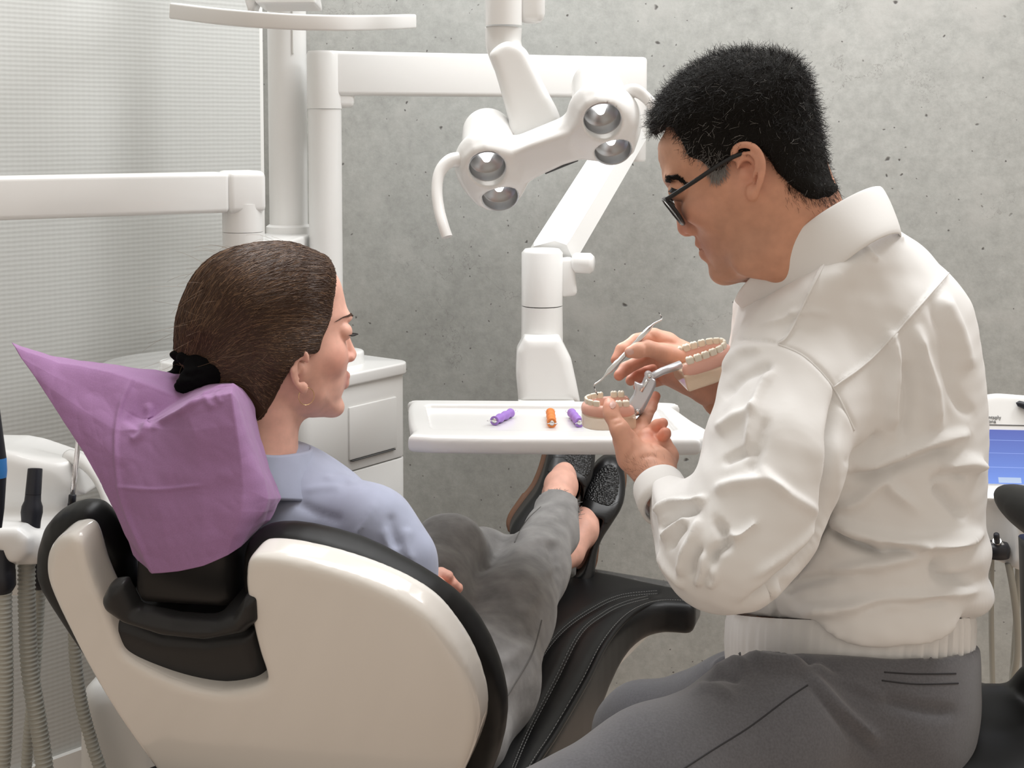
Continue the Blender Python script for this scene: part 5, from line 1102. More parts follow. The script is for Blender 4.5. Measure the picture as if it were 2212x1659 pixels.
# ---- black loafers
M['shoe'] = mat('shoe_leather', (.010, .010, .011), .33, bump=(500, .12, .0004)); M['sole'] = mat('tan_sole', (.17, .085, .05), .55); M['lining'] = mat('shoe_lining', (.50, .40, .33), .7)
def woven_mat():
    m = mat('woven_vamp', (.012, .012, .013), .3); N, L, b = nodes(m); tc = N.new('ShaderNodeTexCoord'); v = N.new('ShaderNodeTexVoronoi'); v.inputs['Scale'].default_value = 260; L.new(tc.outputs['Object'], v.inputs['Vector'])
    bp = N.new('ShaderNodeBump'); bp.inputs['Strength'].default_value = 1.0; bp.inputs['Distance'].default_value = .002; L.new(v.outputs['Distance'], bp.inputs['Height']); L.new(bp.outputs[0], b.inputs['Normal']); return m
M['woven_vamp'] = woven_mat()
def loafer(label, outline, opening, vamp, saddle, heel, z, ztoe, sole_dx):
    """outline in pixels, dorsum towards the viewer; z at the heel, ztoe at the toe"""
    O_ = np.array(outline, float); ymin, ymax = O_[:, 1].min(), O_[:, 1].max()
    zf = lambda y_: z + (ztoe - z) * (ymax - y_) / (ymax - ymin)
    pm = lambda L, d=0.0: np.array([cc(x, y, zf(y) + d)[:2] for x, y in L])
    yy0, yy1 = cc(0, ymin, ztoe)[1], cc(0, ymax, z)[1]
    zc_ = lambda X, Y: z + (ztoe - z) * (yy1 - Y) / (yy1 - yy0)
    t = thing('loafer', c2w(cc(O_[:, 0].mean(), ymax, z)), label, 'shoe', 'black loafers of the patient')
    lo_ = [cc(O_[:, 0].min() - 20, ymin - 20, z)[0], cc(0, ymin - 20, ztoe)[1] - .01, min(z, ztoe) - .14]; hi_ = [cc(O_[:, 0].max() + 25, 0, z)[0], cc(0, ymax + 20, z)[1] + .01, max(z, ztoe) + .06]
    g_ = SDF(lo_, hi_, .0026)
    g_.prism(closed_spline(pm(outline), 3), lambda X, Y: zc_(X, Y) - .060 - .036 * smoothstep(Y, yy0 + .02, yy0 + .10), lambda X, Y: zc_(X, Y) + .012, .024)
    g_.prism(closed_spline(pm(opening), 3), lambda X, Y: zc_(X, Y) - .20, lambda X, Y: zc_(X, Y) - .004, .012, op='sub', k=.004)
    Vu, Fu = g_.mesh(2); up_ = build('upper', Vu, Fu, M['shoe'], t, frame='c')
    g_.d[:] = 1.0
    so_l = [(x + sole_dx * 5 + (1 if x > O_[:, 0].mean() else -1) * 3, y) for x, y in outline]
    g_.prism(closed_spline(pm(so_l), 3), lambda X, Y: zc_(X, Y) + .004, lambda X, Y: zc_(X, Y) + .019, .005)
    g_.prism(pm(heel), lambda X, Y: zc_(X, Y) + .006, lambda X, Y: zc_(X, Y) + .042, .004)
    Vs, Fs = g_.mesh(1); build('sole', Vs, Fs, M['sole'], t, frame='c')
    for nm, pl_, mt, off in (('woven_vamp', vamp, M['woven_vamp'], .0016), ('saddle_strap', saddle, M['shoe'], .0026)):
        pgn = pm(pl_); X, Y = [a.ravel() for a in np.meshgrid(np.linspace(pgn[:, 0].min(), pgn[:, 0].max(), 46), np.linspace(pgn[:, 1].min(), pgn[:, 1].max(), 46), indexing='ij')]
        ins = (polysd(closed_spline(pgn, 2), X.reshape(46, 46), Y.reshape(46, 46)) < 0); bv_ = BVHTree.FromPolygons([tuple(v) for v in Vu], [tuple(f) for f in Fu.tolist()]); ids = -np.ones((46, 46), int); VV = []
        for i in range(46):
            for j in range(46):
                if ins[i, j]:
                    r = bv_.ray_cast(Vector((X[i * 46 + j], Y[i * 46 + j], 1.5)), Vector((0, 0, 1)))
                    if r[0] is not None and r[0].z < zc_(0, Y[i * 46 + j]) - .012: ids[i, j] = len(VV); VV.append(np.array(r[0]) - np.array([0, 0, off]))
        FF = [(ids[i, j], ids[i, j + 1], ids[i + 1, j + 1], ids[i + 1, j]) for i in range(45) for j in range(45) if min(ids[i, j], ids[i, j + 1], ids[i + 1, j + 1], ids[i + 1, j]) >= 0]
        if FF:
            o = build(nm, np.array(VV), FF, mt, up_, frame='c'); md = o.modifiers.new('thickness', 'SOLIDIFY'); md.thickness = .0016; md.offset = -1
    V_, F_ = sweep(c2w(np.array([[p[0], p[1], zc_(0, p[1]) - .012] for p in closed_spline(pm(opening), 5)])), .0022, n=6, closed=True); build('lining', V_, F_, M['lining'], up_)
    return t
loafer('black leather loafer farther left, toe hidden by the tray', [(1102, 1140), (1106, 1115), (1134, 1075), (1156, 1046), (1172, 1008), (1184, 965), (1200, 925), (1240, 905), (1275, 925), (1283, 965), (1275, 1012), (1262, 1040), (1250, 1075), (1215, 1130), (1160, 1160), (1120, 1160)],
  [(1150, 1130), (1158, 1096), (1177, 1039), (1198, 1001), (1215, 1000), (1240, 1015), (1254, 1038), (1248, 1075), (1220, 1130), (1180, 1145)], [(1212, 985), (1222, 955), (1240, 915), (1268, 930), (1276, 965), (1270, 1005), (1250, 1010), (1232, 995)], [(1178, 1000), (1190, 972), (1215, 972), (1245, 1000), (1262, 1012), (1262, 1034), (1245, 1020), (1212, 996), (1195, 1002)],
  [(1098, 1150), (1100, 1115), (1130, 1072), (1150, 1080), (1140, 1140), (1120, 1155)], 2.575, 2.66, -1)
loafer('black leather loafer farther right, standing heel down on the leg rest', [(1222, 1235), (1240, 1195), (1250, 1130), (1248, 1080), (1258, 1040), (1272, 1016), (1290, 990), (1315, 977), (1338, 990), (1347, 1030), (1340, 1072), (1316, 1112), (1294, 1147), (1284, 1180), (1278, 1225), (1262, 1250), (1232, 1250)],
  [(1236, 1215), (1240, 1150), (1246, 1085), (1268, 1090), (1290, 1097), (1294, 1108), (1272, 1160), (1254, 1210)], [(1256, 1060), (1270, 1030), (1290, 1002), (1312, 990), (1328, 1000), (1332, 1030), (1322, 1062), (1300, 1072), (1275, 1062)], [(1248, 1074), (1262, 1058), (1290, 1066), (1312, 1070), (1330, 1062), (1330, 1078), (1306, 1108), (1288, 1098), (1262, 1088)],
  [(1262, 1256), (1276, 1225), (1286, 1176), (1296, 1180), (1292, 1215), (1280, 1254)], 2.59, 2.67, 1)
# ================================================================== DENTIST
hm = HF(1600, 350, 1.55, 8, -1)
man = thing('person', P(1900, 1560, 1.60), 'seated dentist with short dark hair, black glasses, white jacket and grey trousers', 'person')
facem = [(1437, 285), (1422, 312), (1423, 342), (1431, 370), (1440, 388), (1456, 410), (1472, 440), (1490, 478), (1504, 508), (1512, 530), (1526, 556), (1544, 580), (1551, 598), (1574, 608), (1626, 600), (1690, 570), (1735, 510), (1780, 440), (1782, 380), (1768, 320), (1752, 250), (1738, 195), (1708, 155), (1650, 135), (1590, 132), (1530, 144), (1482, 174), (1452, 217), (1441, 255)]
Lm = lambda L: [(*hm(x, y)[:2], W, R) for x, y, W, R in L]
wm = Lm([(1600, 230, .076, .075), (1690, 240, .072, .075), (1500, 260, .068, .065), (1440, 310, .060, .065), (1465, 380, .060, .060), (1500, 430, .065, .060), (1540, 480, .065, .060), (1530, 540, .048, .05), (1565, 592, .038, .04), (1610, 580, .053, .035), (1660, 540, .060, .035), (1610, 420, .070, .05), (1740, 350, .068, .07), (1770, 430, .055, .05)])
sd = SDF((-.16, -.15, -.12), (.13, .20, .12), 0.0021, O=hm.O, A=hm.A)
inflate(sd, closed_spline(hm.poly(facem), 3), wm)
sd.rc(hm(1672, 425), hm(1775, 600), .060, .062, .03)
for sg in (-1, 1):
    sd.ell([*hm(1512, 452)[:2], sg * .040], [.020, .018, .018], .02); sd.ell([*hm(1450, 387)[:2], sg * .022], [.008, .008, .020], .014)
    e_ = hm(1462, 413); e_ = np.array([e_[0] + .004, e_[1], sg * .032]); sd.ell(e_, [.012, .010, .015], .010, op='sub'); sd.ell(e_ - [.007, 0, 0], [.0122, .0122, .0128], .003)
    sd.ell([*hm(1640, 560)[:2], sg * .048], [.028, .020, .012], .02)
sd.chain([(*hm(1463, 408), .0065), (*hm(1474, 445), .0080), (*hm(1484, 490), .0112)], .009)
for sg in (-1, 1): q_ = hm(1498, 495); sd.ell([q_[0], q_[1], sg * .012], [.0095, .0075, .0065], .005); q_ = hm(1494, 508); sd.ell([q_[0], q_[1], sg * .0065], [.0050, .0035, .0032], .003, op='sub')
for (x, y, r, wd, dy) in ((1517, 526, .0072, .023, .004), (1527, 547, .0078, .021, -.004)):
    q_ = hm(x, y)
    for sg in (-1, 1): sd.rc(q_, [q_[0] - .014, q_[1] + dy, sg * wd], r, r * .45, .005)
q_ = hm(1518, 536.5)
for sg in (-1, 1): sd.rc(q_ + [.004, 0, 0], [q_[0] - .014, q_[1], sg * .022], .0018, .0014, .003, op='sub')
sd.ell(hm(1562, 588), [.015, .013, .018], .014)
s4 = 4.147; cf = lambda x, y: (1380 + x / s4, 240 + y / s4)
ear(sd, hm, [(cf(905, 430), -.002), (cf(856, 420), .003), (cf(850, 365), .008), (cf(890, 318), .012), (cf(960, 306), .015), (cf(1035, 335), .017), (cf(1088, 410), .018), (cf(1104, 510), .017), (cf(1085, 620), .013), (cf(1058, 700), .009), (cf(1030, 755), .006)], cf(1010, 735), cf(965, 560), .0715, .0038)
VM, FM = sd.mesh(2)
SKM = (0.62, 0.315, 0.205)
TM = head_tint(hm, VM, SKM, [(1516, 527, .008, (.47, .20, .17), .55), (1524, 547, .008, (.50, .23, .19), .75)],
    [(1478, 490, .013, (.60, .27, .20), .8), (1510, 450, .022, (.58, .30, .22), .5), (1440, 345, .03, (.58, .35, .25), .6)], [(1580, 560, .040, (.42, .24, .17), .50), (1560, 500, .028, (.47, .265, .185), .45), (1630, 500, .035, (.46, .25, .17), .45), (1545, 590, .022, (.44, .26, .19), .5), (1610, 370, .026, (.70, .36, .26), .8)])
# ---- hair
hairm = [(1408, 285), (1412, 240), (1440, 196), (1482, 156), (1540, 122), (1600, 109), (1660, 112), (1705, 124), (1733, 148), (1752, 190), (1765, 250), (1782, 330), (1794, 380), (1808, 415), (1760, 470), (1680, 470), (1560, 440), (1480, 380), (1440, 320)]
cutm = [(1395, 292), (1432, 268), (1452, 270), (1470, 300), (1482, 338), (1512, 347), (1527, 360), (1533, 391), (1550, 389), (1563, 366), (1578, 348), (1592, 330), (1645, 325), (1656, 340), (1682, 376), (1714, 408), (1742, 428), (1790, 440), (1840, 430), (1830, 200), (1760, 60), (1450, 60), (1380, 200)]
hmp = Lm([(1600, 200, .088, .085), (1700, 230, .084, .085), (1500, 230, .080, .065), (1430, 270, .066, .05), (1520, 340, .077, .05), (1640, 320, .083, .06), (1690, 380, .079, .05), (1740, 360, .080, .06), (1740, 410, .073, .045), (1785, 420, .066, .045)])
sd = SDF((-.16, -.15, -.12), (.13, .12, .12), 0.0026, O=hm.O, A=hm.A)
inflate(sd, closed_spline(hm.poly(hairm), 3), hmp); sd.prism(hm.poly(cutm, hm.near * .062), -.2, .2, .004, k=.006, op='int')
VB, FB = sd.mesh(2); NB = normals(VB, FB); VB = VB + NB * (wob(VB, 260, 10, 3) * .0005)[:, None]
M['hair_m'] = mat('black_hair', (0.010, 0.008, 0.007), 0.55, spec=.4); M['hair_g'] = mat('grey_hair', (0.30, 0.29, 0.28), 0.4)
hair_m = build('hair', c2w(hm.view(VB)), FB, mat('black_hair_base', (0.008, 0.007, 0.006), 0.8, spec=0.15), man)
cen = np.array([*hm(1610, 280)[:2], 0]); out_ = ((VB - cen) * NB).sum(1) > .02
ids = np.flatnonzero(out_); pth, pthg = [], []
temple = hm(1545, 365); nape = hm(1790, 425)
for i in RNG.choice(ids, 22000):
    v = VB[i] - NB[i] * .002; n_ = NB[i]; L0 = random.uniform(.008, .018); low = smoothstep(v[1], -.06, .05)
    comb = np.array([.5 * (1 - low) + .1, .55 + .5 * low, 0]); comb = comb - (comb @ n_) * n_; L0 *= (1 - .45 * low); d = unit(n_ * (.55 - .4 * low) + comb * .8 + RNG.normal(size=3) * .38); cu = RNG.normal(size=3) * .9; cu -= (cu @ d) * d; pp = []
    p = v.copy(); dd = d.copy()
    for k in range(6): pp.append(p.copy()); p = p + dd * L0 / 5; dd = unit(dd + cu * .22 - n_ * .10)
    g_ = np.hypot(v[0] - temple[0], v[1] - temple[1]) < .020 and random.random() < .75 or np.hypot(v[0] - temple[0], v[1] - temple[1]) < .05 and random.random() < .16 or random.random() < .035
    (pthg if g_ else pth).append(c2w(hm.view(np.array(pp))))
strands('hair_strands', pth, .00026, .0001, M['hair_m'], hair_m); strands('grey_hair_strands', pthg, .00022, .0001, M['hair_g'], hair_m)
bvm = BVHTree.FromPolygons([tuple(v) for v in VM], [tuple(f) for f in FM.tolist()])
br, la, sbk = [], [], []
VMv = hm.view(VM); bvv = BVHTree.FromPolygons([tuple(v) for v in VMv], [tuple(f) for f in FM.tolist()]); Rh = np.stack([hm.x, hm.y, hm.z], 1)
def on_near(px, py):                     # head-frame point and normal of the skin seen at a pixel
    d = unit(cc(px, py, 1)); r = bvv.ray_cast(Vector((0, 0, 0)), Vector(d)); return (None, None) if r[0] is None else ((np.array(r[0]) - hm.o) @ Rh, np.array(r[1]) @ Rh)
def both(lst, pts):
    pts = np.array(pts); lst.append(c2w(hm.view(pts))); lst.append(c2w(hm.view(pts * [1, 1, -1])))
for i in range(520):
    t = random.random(); p_, n_ = on_near(1437 + 38 * t, 387 - 5 * math.sin(t * 2.6) + 9 * t * t + random.uniform(-5, 4) * (1.1 - .8 * t))
    if p_ is None: continue
    d_ = unit(np.array([-.9, -.25 + .7 * t, hm.near * .5]) + RNG.normal(size=3) * .2); d_ -= (d_ @ n_) * n_; both(br, [p_, p_ + d_ * .004 + n_ * .0012, p_ + d_ * .008 + n_ * .0006])
for i in range(40):
    t = i / 39; p_, n_ = on_near(1451 + 26 * t, 405 + 3 * math.sin(t * 3) + 3 * t)
    if p_ is not None: both(la, [p_, p_ + np.array([.002, .003, hm.near * .002]), p_ + np.array([.004, .0045, hm.near * .003])])
for i in range(420):
    x, y = random.uniform(1530, 1566), random.uniform(345, 388)
    if y > 392 - abs(x - 1546) * 1.1: continue
    p_, n_ = on_near(x, y)
    if p_ is None: continue
    d_ = unit(np.array([-.15, 1.0, 0]) + RNG.normal(size=3) * .35); d_ -= (d_ @ n_) * n_; both(sbk, [p_, p_ + d_ * .004 + n_ * .002, p_ + d_ * .008 + n_ * .0022, p_ + d_ * .011 + n_ * .001])
strands('grey_sideburn', sbk, .0002, .0001, M['hair_g'], hair_m)
strands('eyebrow', br, .0003, .00012, M['hair_m'], man); strands('eyelashes', la, .0004, .0002, M['lash'], man)
nh = []

for i in range(2600):
    x, y = random.uniform(1690, 1830), random.uniform(395, 470)
    if y > 402 + (x - 1690) * .36 + random.expovariate(1) * 11: continue
    sg = random.choice((-1, 1)); p = hm(x, y, sg * .03); r = bvm.ray_cast(Vector((p[0], p[1], sg * .2)), Vector((0, 0, -sg)))
    if r[0] is None: continue
    b = np.array(r[0]); d = unit(np.array([-.25, .9, sg * .25]) + RNG.normal(size=3) * .25); nh.append(c2w(hm.view(np.array([b, b + d * .003 + np.array(r[1]) * .001, b + d * .006 + np.array(r[1]) * .0015]))))
strands('nape_hairs', nh, .00014, .00007, M['hair_m'], hair_m)

# ---- glasses
gl = thing('eyeglasses', c2w(hm.view(hm(1440, 435))), 'black framed glasses worn by the dentist', 'glasses')
M['frame'] = mat('black_frame', (.006, .006, .007), .25)
gt, gb_ = hm(1441, 430, hm.near * .06), hm(1484, 484, hm.near * .045); dxy = (gb_ - gt)[:2]
def gpt(u, v): return c2w(hm.view(np.array([gt[0] + dxy[0] * v + .006 * (1 - (u / .07) ** 2), gt[1] + dxy[1] * v, u])))
fp = []
for sg in (-1, 1):
    lo_ = [(sg * u, v) for u, v in ((.0095, .10), (.020, .0), (.045, -.02), (.062, .04), (.066, .28), (.062, .68), (.048, .96), (.030, 1.0), (.015, .85), (.0095, .45))]
    pth_ = [gpt(u, v) for u, v in closed_spline(lo_, 6)]; V, F = sweep(pth_, (.0017, .0024), n=8, closed=True); build('rim', V, F, M['frame'], gl)
    ctr = gpt(sg * .037, .5); VV = np.array([ctr] + pth_); FF = [(0, i + 1, (i + 1) % len(pth_) + 1) for i in range(len(pth_))]; o = build('lens', VV, FF, M['glass'], gl); md = o.modifiers.new('thickness', 'SOLIDIFY'); md.thickness = .001
    tmp = [hm(1441, 431, sg * hm.near * hm.near * .069), hm(1500, 394, sg * .073), hm(1575, 346, sg * .077), hm(1640, 324, sg * .076), hm(1660, 328, sg * .072)]
    if True:
        nearx = [hm(x, y, hm.near * .073) for x, y in ((1439, 431), (1500, 392), (1575, 344), (1632, 323), (1658, 327))]; tmp = [np.array([p[0], p[1], sg * w_]) for p, w_ in zip(nearx, (.069, .0765, .0815, .079, .072))]
    V, F = sweep(c2w(hm.view(spline(tmp, 8))), (.0013, .0024), n=8); build('temple', V, F, M['frame'], gl)
    V, F = sweep([gpt(sg * .009, .42), gpt(sg * .010, .62)], (.0018, .0026), n=8); build('nose_pad', V, F, M['frame'], gl)
V, F = sweep([gpt(u, .16 - .06 * (1 - (u / .0095) ** 2)) for u in np.linspace(-.0095, .0095, 9)], (.0016, .0022), n=8); build('bridge', V, F, M['frame'], gl)

# ---- body: head, hidden trunk, both hands (one mesh)
parts_m = [(hm.view(VM), FM, TM)]
sd = SDF(cc(1420, 480, 1.6) - [.02, 0, .30], cc(2140, 1660, 1.6) + [.02, 0, .30], .010)
sd.chain([(*cc(1800, 600, 1.58), .06), (*cc(1840, 760, 1.62), .10), (*cc(1850, 1000, 1.62), .115), (*cc(1850, 1420, 1.62), .115)], .05)
sd.rc(cc(1720, 830, 1.50), cc(1960, 760, 1.74), .05, .05, .05)
sd.chain([C4(1700, 850, 1.48, 90), C4(1590, 1190, 1.40, 75), C4(1450, 1100, 1.46, 50)], .03); sd.chain([(*cc(1940, 780, 1.74), .05), (*cc(1760, 1000, 1.80), .042), (*cc(1560, 850, 1.69), .03)], .03)
sd.chain([C4(1850, 1440, 1.62, 150), C4(1640, 1590, 1.45, 110), C4(1420, 1680, 1.37, 100)], .03); V, F = sd.mesh(1); parts_m.append((V, F, np.tile(SKM, (len(V), 1))))
SKH = (0.70, 0.38, 0.275)
def hand(prims, lo, hi, ells=()):
    g_ = SDF(lo, hi, .0017)
    for e in ells: g_.ell(*e)
    for pts, k in prims: g_.chain([C4(*p) for p in pts], k, k0=.004)
    return g_.mesh(2)
def finger_tint(V, tips, base=SKH):
    q_ = topx(V); C = np.tile(np.array(base), (len(V), 1))
    for (x, y, r, z) in tips: w_ = .75 * np.exp(-((q_[:, 0] - x) ** 2 + (q_[:, 1] - y) ** 2) / r ** 2)[:, None]; C = C * (1 - w_) + np.array((.66, .27, .19)) * w_
    return C
lh_pr = [([(1455, 1110, 1.47, 44), (1432, 1060, 1.50, 41), (1412, 1005, 1.53, 44)], .012), ([(1400, 1015, 1.53, 38), (1368, 985, 1.535, 36), (1350, 950, 1.538, 27)], .010), ([(1425, 1010, 1.545, 38), (1438, 985, 1.56, 27), (1432, 958, 1.563, 20)], .010), ([(1400, 985, 1.555, 38), (1398, 950, 1.568, 26)], .010),
  ([(1356, 962, 1.532, 27), (1339, 928, 1.530, 20.5), (1321, 896, 1.540, 16.5), (1320, 885, 1.545, 17.5), (1317, 872, 1.556, 13.5)], .004),
  ([(1384, 952, 1.570, 19), (1364, 922, 1.598, 15.5), (1345, 898, 1.628, 14), (1335, 885, 1.64, 12)], .003),
  ([(1392, 950, 1.572, 18), (1389, 915, 1.595, 15), (1405, 878, 1.622, 13.6), (1416, 856, 1.642, 11.2)], .003),
  ([(1408, 960, 1.566, 17), (1404, 934, 1.578, 14.5), (1420, 920, 1.566, 13.4), (1432, 914, 1.556, 11.8)], .0022),
  ([(1430, 968, 1.556, 15), (1426, 948, 1.560, 13), (1436, 938, 1.548, 12.2), (1439, 934, 1.542, 11)], .0022)]
V, F = hand(lh_pr, cc(1280, 830, 1.5) - [0, 0, .09], cc(1500, 1150, 1.5) + [.01, 0, .18])
V = folds(V, F, [([(1318, 906), (1326, 903), (1336, 901)], -.0010, 3.0), ([(1325, 918), (1336, 914), (1345, 911)], -.0008, 3), ([(1366, 935), (1372, 960), (1360, 985), (1345, 1000)], -.0016, 6), ([(1380, 990), (1410, 985), (1440, 1000)], -.0010, 5), ([(1388, 925), (1394, 921), (1402, 922)], -.0009, 3), ([(1398, 893), (1405, 890), (1414, 893)], -.0009, 3), ([(1407, 940), (1415, 943), (1421, 949)], -.0008, 2.5), ([(1420, 962), (1435, 965), (1448, 966)], -.0010, 3.5), ([(1395, 1040), (1420, 1035), (1450, 1045)], -.0008, 5), ([(1408, 955), (1412, 965), (1420, 968)], -.0015, 3)])
LHm = (V, F)
parts_m.append((V, F, finger_tint(V, [(1317, 872, 14, 0), (1416, 856, 24, 0), (1432, 914, 20, 0), (1439, 934, 16, 0), (1405, 940, 16, 0)])))
rh_pr = [([(1700, 950, 1.72, 56), (1600, 870, 1.695, 50), (1530, 828, 1.685, 46), (1480, 796, 1.675, 46)], .012), ([(1490, 790, 1.675, 44), (1450, 765, 1.672, 38), (1432, 748, 1.668, 30)], .012), ([(1480, 810, 1.69, 36), (1445, 805, 1.69, 28)], .012),
  ([(1440, 742, 1.668, 26), (1412, 728, 1.664, 18.5), (1375, 737, 1.654, 15.5), (1344, 756, 1.640, 14), (1330, 778, 1.632, 11.5)], .004),
  ([(1474, 775, 1.655, 27), (1432, 762, 1.640, 20), (1398, 752, 1.628, 17), (1378, 757, 1.622, 16.5), (1361, 761, 1.620, 13)], .004),
  ([(1448, 765, 1.68, 20), (1398, 772, 1.678, 15), (1352, 796, 1.660, 13.6), (1337, 811, 1.650, 12)], .0028),
  ([(1452, 790, 1.692, 19), (1405, 798, 1.696, 14.5), (1372, 812, 1.680, 13.2), (1362, 822, 1.672, 11.5)], .0025),
  ([(1458, 812, 1.695, 17), (1415, 822, 1.702, 13), (1388, 830, 1.690, 12), (1378, 836, 1.684, 10.5)], .0025)]
V, F = hand(rh_pr, cc(1300, 690, 1.6) - [0, 0, .02], cc(1720, 1020, 1.6) + [.04, 0.02, .17])
V = folds(V, F, [([(1392, 742), (1396, 752), (1394, 764)], -.0007, 3), ([(1425, 742), (1440, 738), (1462, 745)], -.0008, 4), ([(1405, 718), (1410, 728), (1418, 735)], -.0007, 3), ([(1480, 790), (1500, 810), (1512, 840)], -.0012, 6)])
RHm = (V, F)
parts_m.append((V, F, finger_tint(V, [(1330, 780, 20, 0), (1337, 811, 18, 0), (1372, 815, 22, 0), (1400, 810, 24, 0)])))
n = 0; VV, FF, CC_ = [], [], []
for v, f, c in parts_m: VV.append(v); FF.append(f + n); CC_.append(c); n += len(v)
body_m = build('body', np.concatenate(VV), np.concatenate(FF), skin_mat('skin_dentist', SKM), man, frame='c'); set_tint(body_m, np.concatenate(CC_))
# fingernails
M['nail'] = mat('fingernail', (.66, .42, .36), .28)
def nail(mesh, px, py, w_, h_, rot):
    bv_ = BVHTree.FromPolygons([tuple(v) for v in mesh[0]], [tuple(f) for f in mesh[1].tolist()]); V, ids = [], {}
    for i in range(9):
        for j in range(9):
            a, b = (i / 4 - 1), (j / 4 - 1)
            if abs(a) ** 3 + abs(b) ** 3 > 1.3: continue
            x = px + (a * w_ * math.cos(rot) - b * h_ * math.sin(rot)); y = py + (a * w_ * math.sin(rot) + b * h_ * math.cos(rot)); d = unit(cc(x, y, 1)); r = bv_.ray_cast(Vector((0, 0, 0)), Vector(d))
            if r[0] is not None: ids[i, j] = len(V); V.append(np.array(r[0]) - d * .0005)
    F = [(ids[i, j], ids[i + 1, j], ids[i + 1, j + 1], ids[i, j + 1]) for i in range(8) for j in range(8) if all(k in ids for k in ((i, j), (i + 1, j), (i + 1, j + 1), (i, j + 1)))]
    if F: o = build('fingernail', np.array(V), F, M['nail'], man, frame='c')
nail(LHm, 1324, 874, 6.5, 8.5, .25); nail(RHm, 1360, 760, 9, 7, .1)
ah = []                                   # hairs of the near wrist
bvl = BVHTree.FromPolygons([tuple(v) for v in LHm[0]], [tuple(f) for f in LHm[1].tolist()])
for i in range(420):
    x, y = random.uniform(1352, 1440), random.uniform(985, 1075); d = unit(cc(x, y, 1)); r = bvl.ray_cast(Vector((0, 0, 0)), Vector(d))
    if r[0] is None or random.random() < (x - 1352) / 90: continue
    b = np.array(r[0]); n_ = np.array(r[1]); dr = unit(np.array([-.5, -.6, 0]) + RNG.normal(size=3) * .4 + n_ * .4); ah.append(c2w(np.array([b, b + dr * .003, b + dr * .006 - n_ * .001])))
strands('arm_hairs', ah, .00007, .00004, mat('arm_hair', (.10, .05, .03), .5), man)
# ---- white jacket
M['jacket'] = weave(mat('white_cotton', (0.79, 0.785, 0.775), 0.85, sheen=.15, bump=(160, .10, .0008)), 1100, .10, .0003)
def R4(py, xl, xr, z, zh): a = cc(xl, py, z); b = cc(xr, py, z); return (a[1], a[0], b[0], z, zh)
sd = SDF(cc(1370, 440, 1.62) - [0, 0, .36], cc(2160, 1400, 1.62) + [.02, 0, .30], .0050)
sd.rows([R4(500, 1790, 1935, 1.60, .06), R4(540, 1740, 1985, 1.61, .09), R4(590, 1690, 2038, 1.62, .12), R4(640, 1592, 2072, 1.62, .145), R4(700, 1588, 2092, 1.62, .15), R4(800, 1572, 2110, 1.62, .155), R4(900, 1570, 2114, 1.62, .155), R4(1000, 1572, 2113, 1.62, .155), R4(1080, 1575, 2106, 1.62, .155), R4(1125, 1575, 2106, 1.62, .155), R4(1165, 1575, 2126, 1.62, .16), R4(1205, 1572, 2104, 1.62, .158), R4(1265, 1560, 2132, 1.62, .165), R4(1300, 1562, 2122, 1.62, .165), R4(1345, 1580, 2085, 1.62, .15)], .02, p=2.2)
cc0 = cc(1742, 528, 1.565); e1 = unit(cc(1578, 650, 1.58) - cc(1905, 415, 1.58)); e2v = np.array([0, -.030, -.090]); up_c = unit(np.cross(e1, unit(e2v))); up_c = up_c if up_c[1] < 0 else -up_c
sd.rc(cc(1905, 760, 1.74), cc(1720, 860, 1.50), .080, .080, .05)
sd.ell(cc0 - up_c * .056 + e1 * .012, [.092, .032, .104], .05, A=np.stack([e1, up_c, unit(e2v)], 1))
sd.chain([C4(1705, 830, 1.49, 128), C4(1672, 980, 1.435, 140), C4(1628, 1110, 1.405, 134), C4(1590, 1188, 1.385, 116)], .030, k0=.03)
sd.chain([C4(1590, 1190, 1.385, 112), C4(1545, 1205, 1.39, 100), C4(1485, 1145, 1.435, 82), C4(1440, 1085, 1.475, 58)], .022, k0=.03)
sd.chain([(*cc(1950, 790, 1.76), .07), (*cc(1770, 1010, 1.82), .058), (*cc(1640, 900, 1.725), .042), (*cc(1600, 868, 1.70), .040)], .03, k0=.02)
X_, Y_, Z_ = sd.grid((slice(None),) * 3); arm_ = smoothstep(Z_, 1.44, 1.49)
sd.put((slice(None),) * 3, np.broadcast_to((Y_ - (.466 + .24 * (Z_ - 1.62))) - .08 * (1 - arm_), sd.d.shape), 'int', .03)
V, F = sd.mesh(2); V, F = split4(V, F); V = relax(V, F, .5); V = relax(V, F, .5)
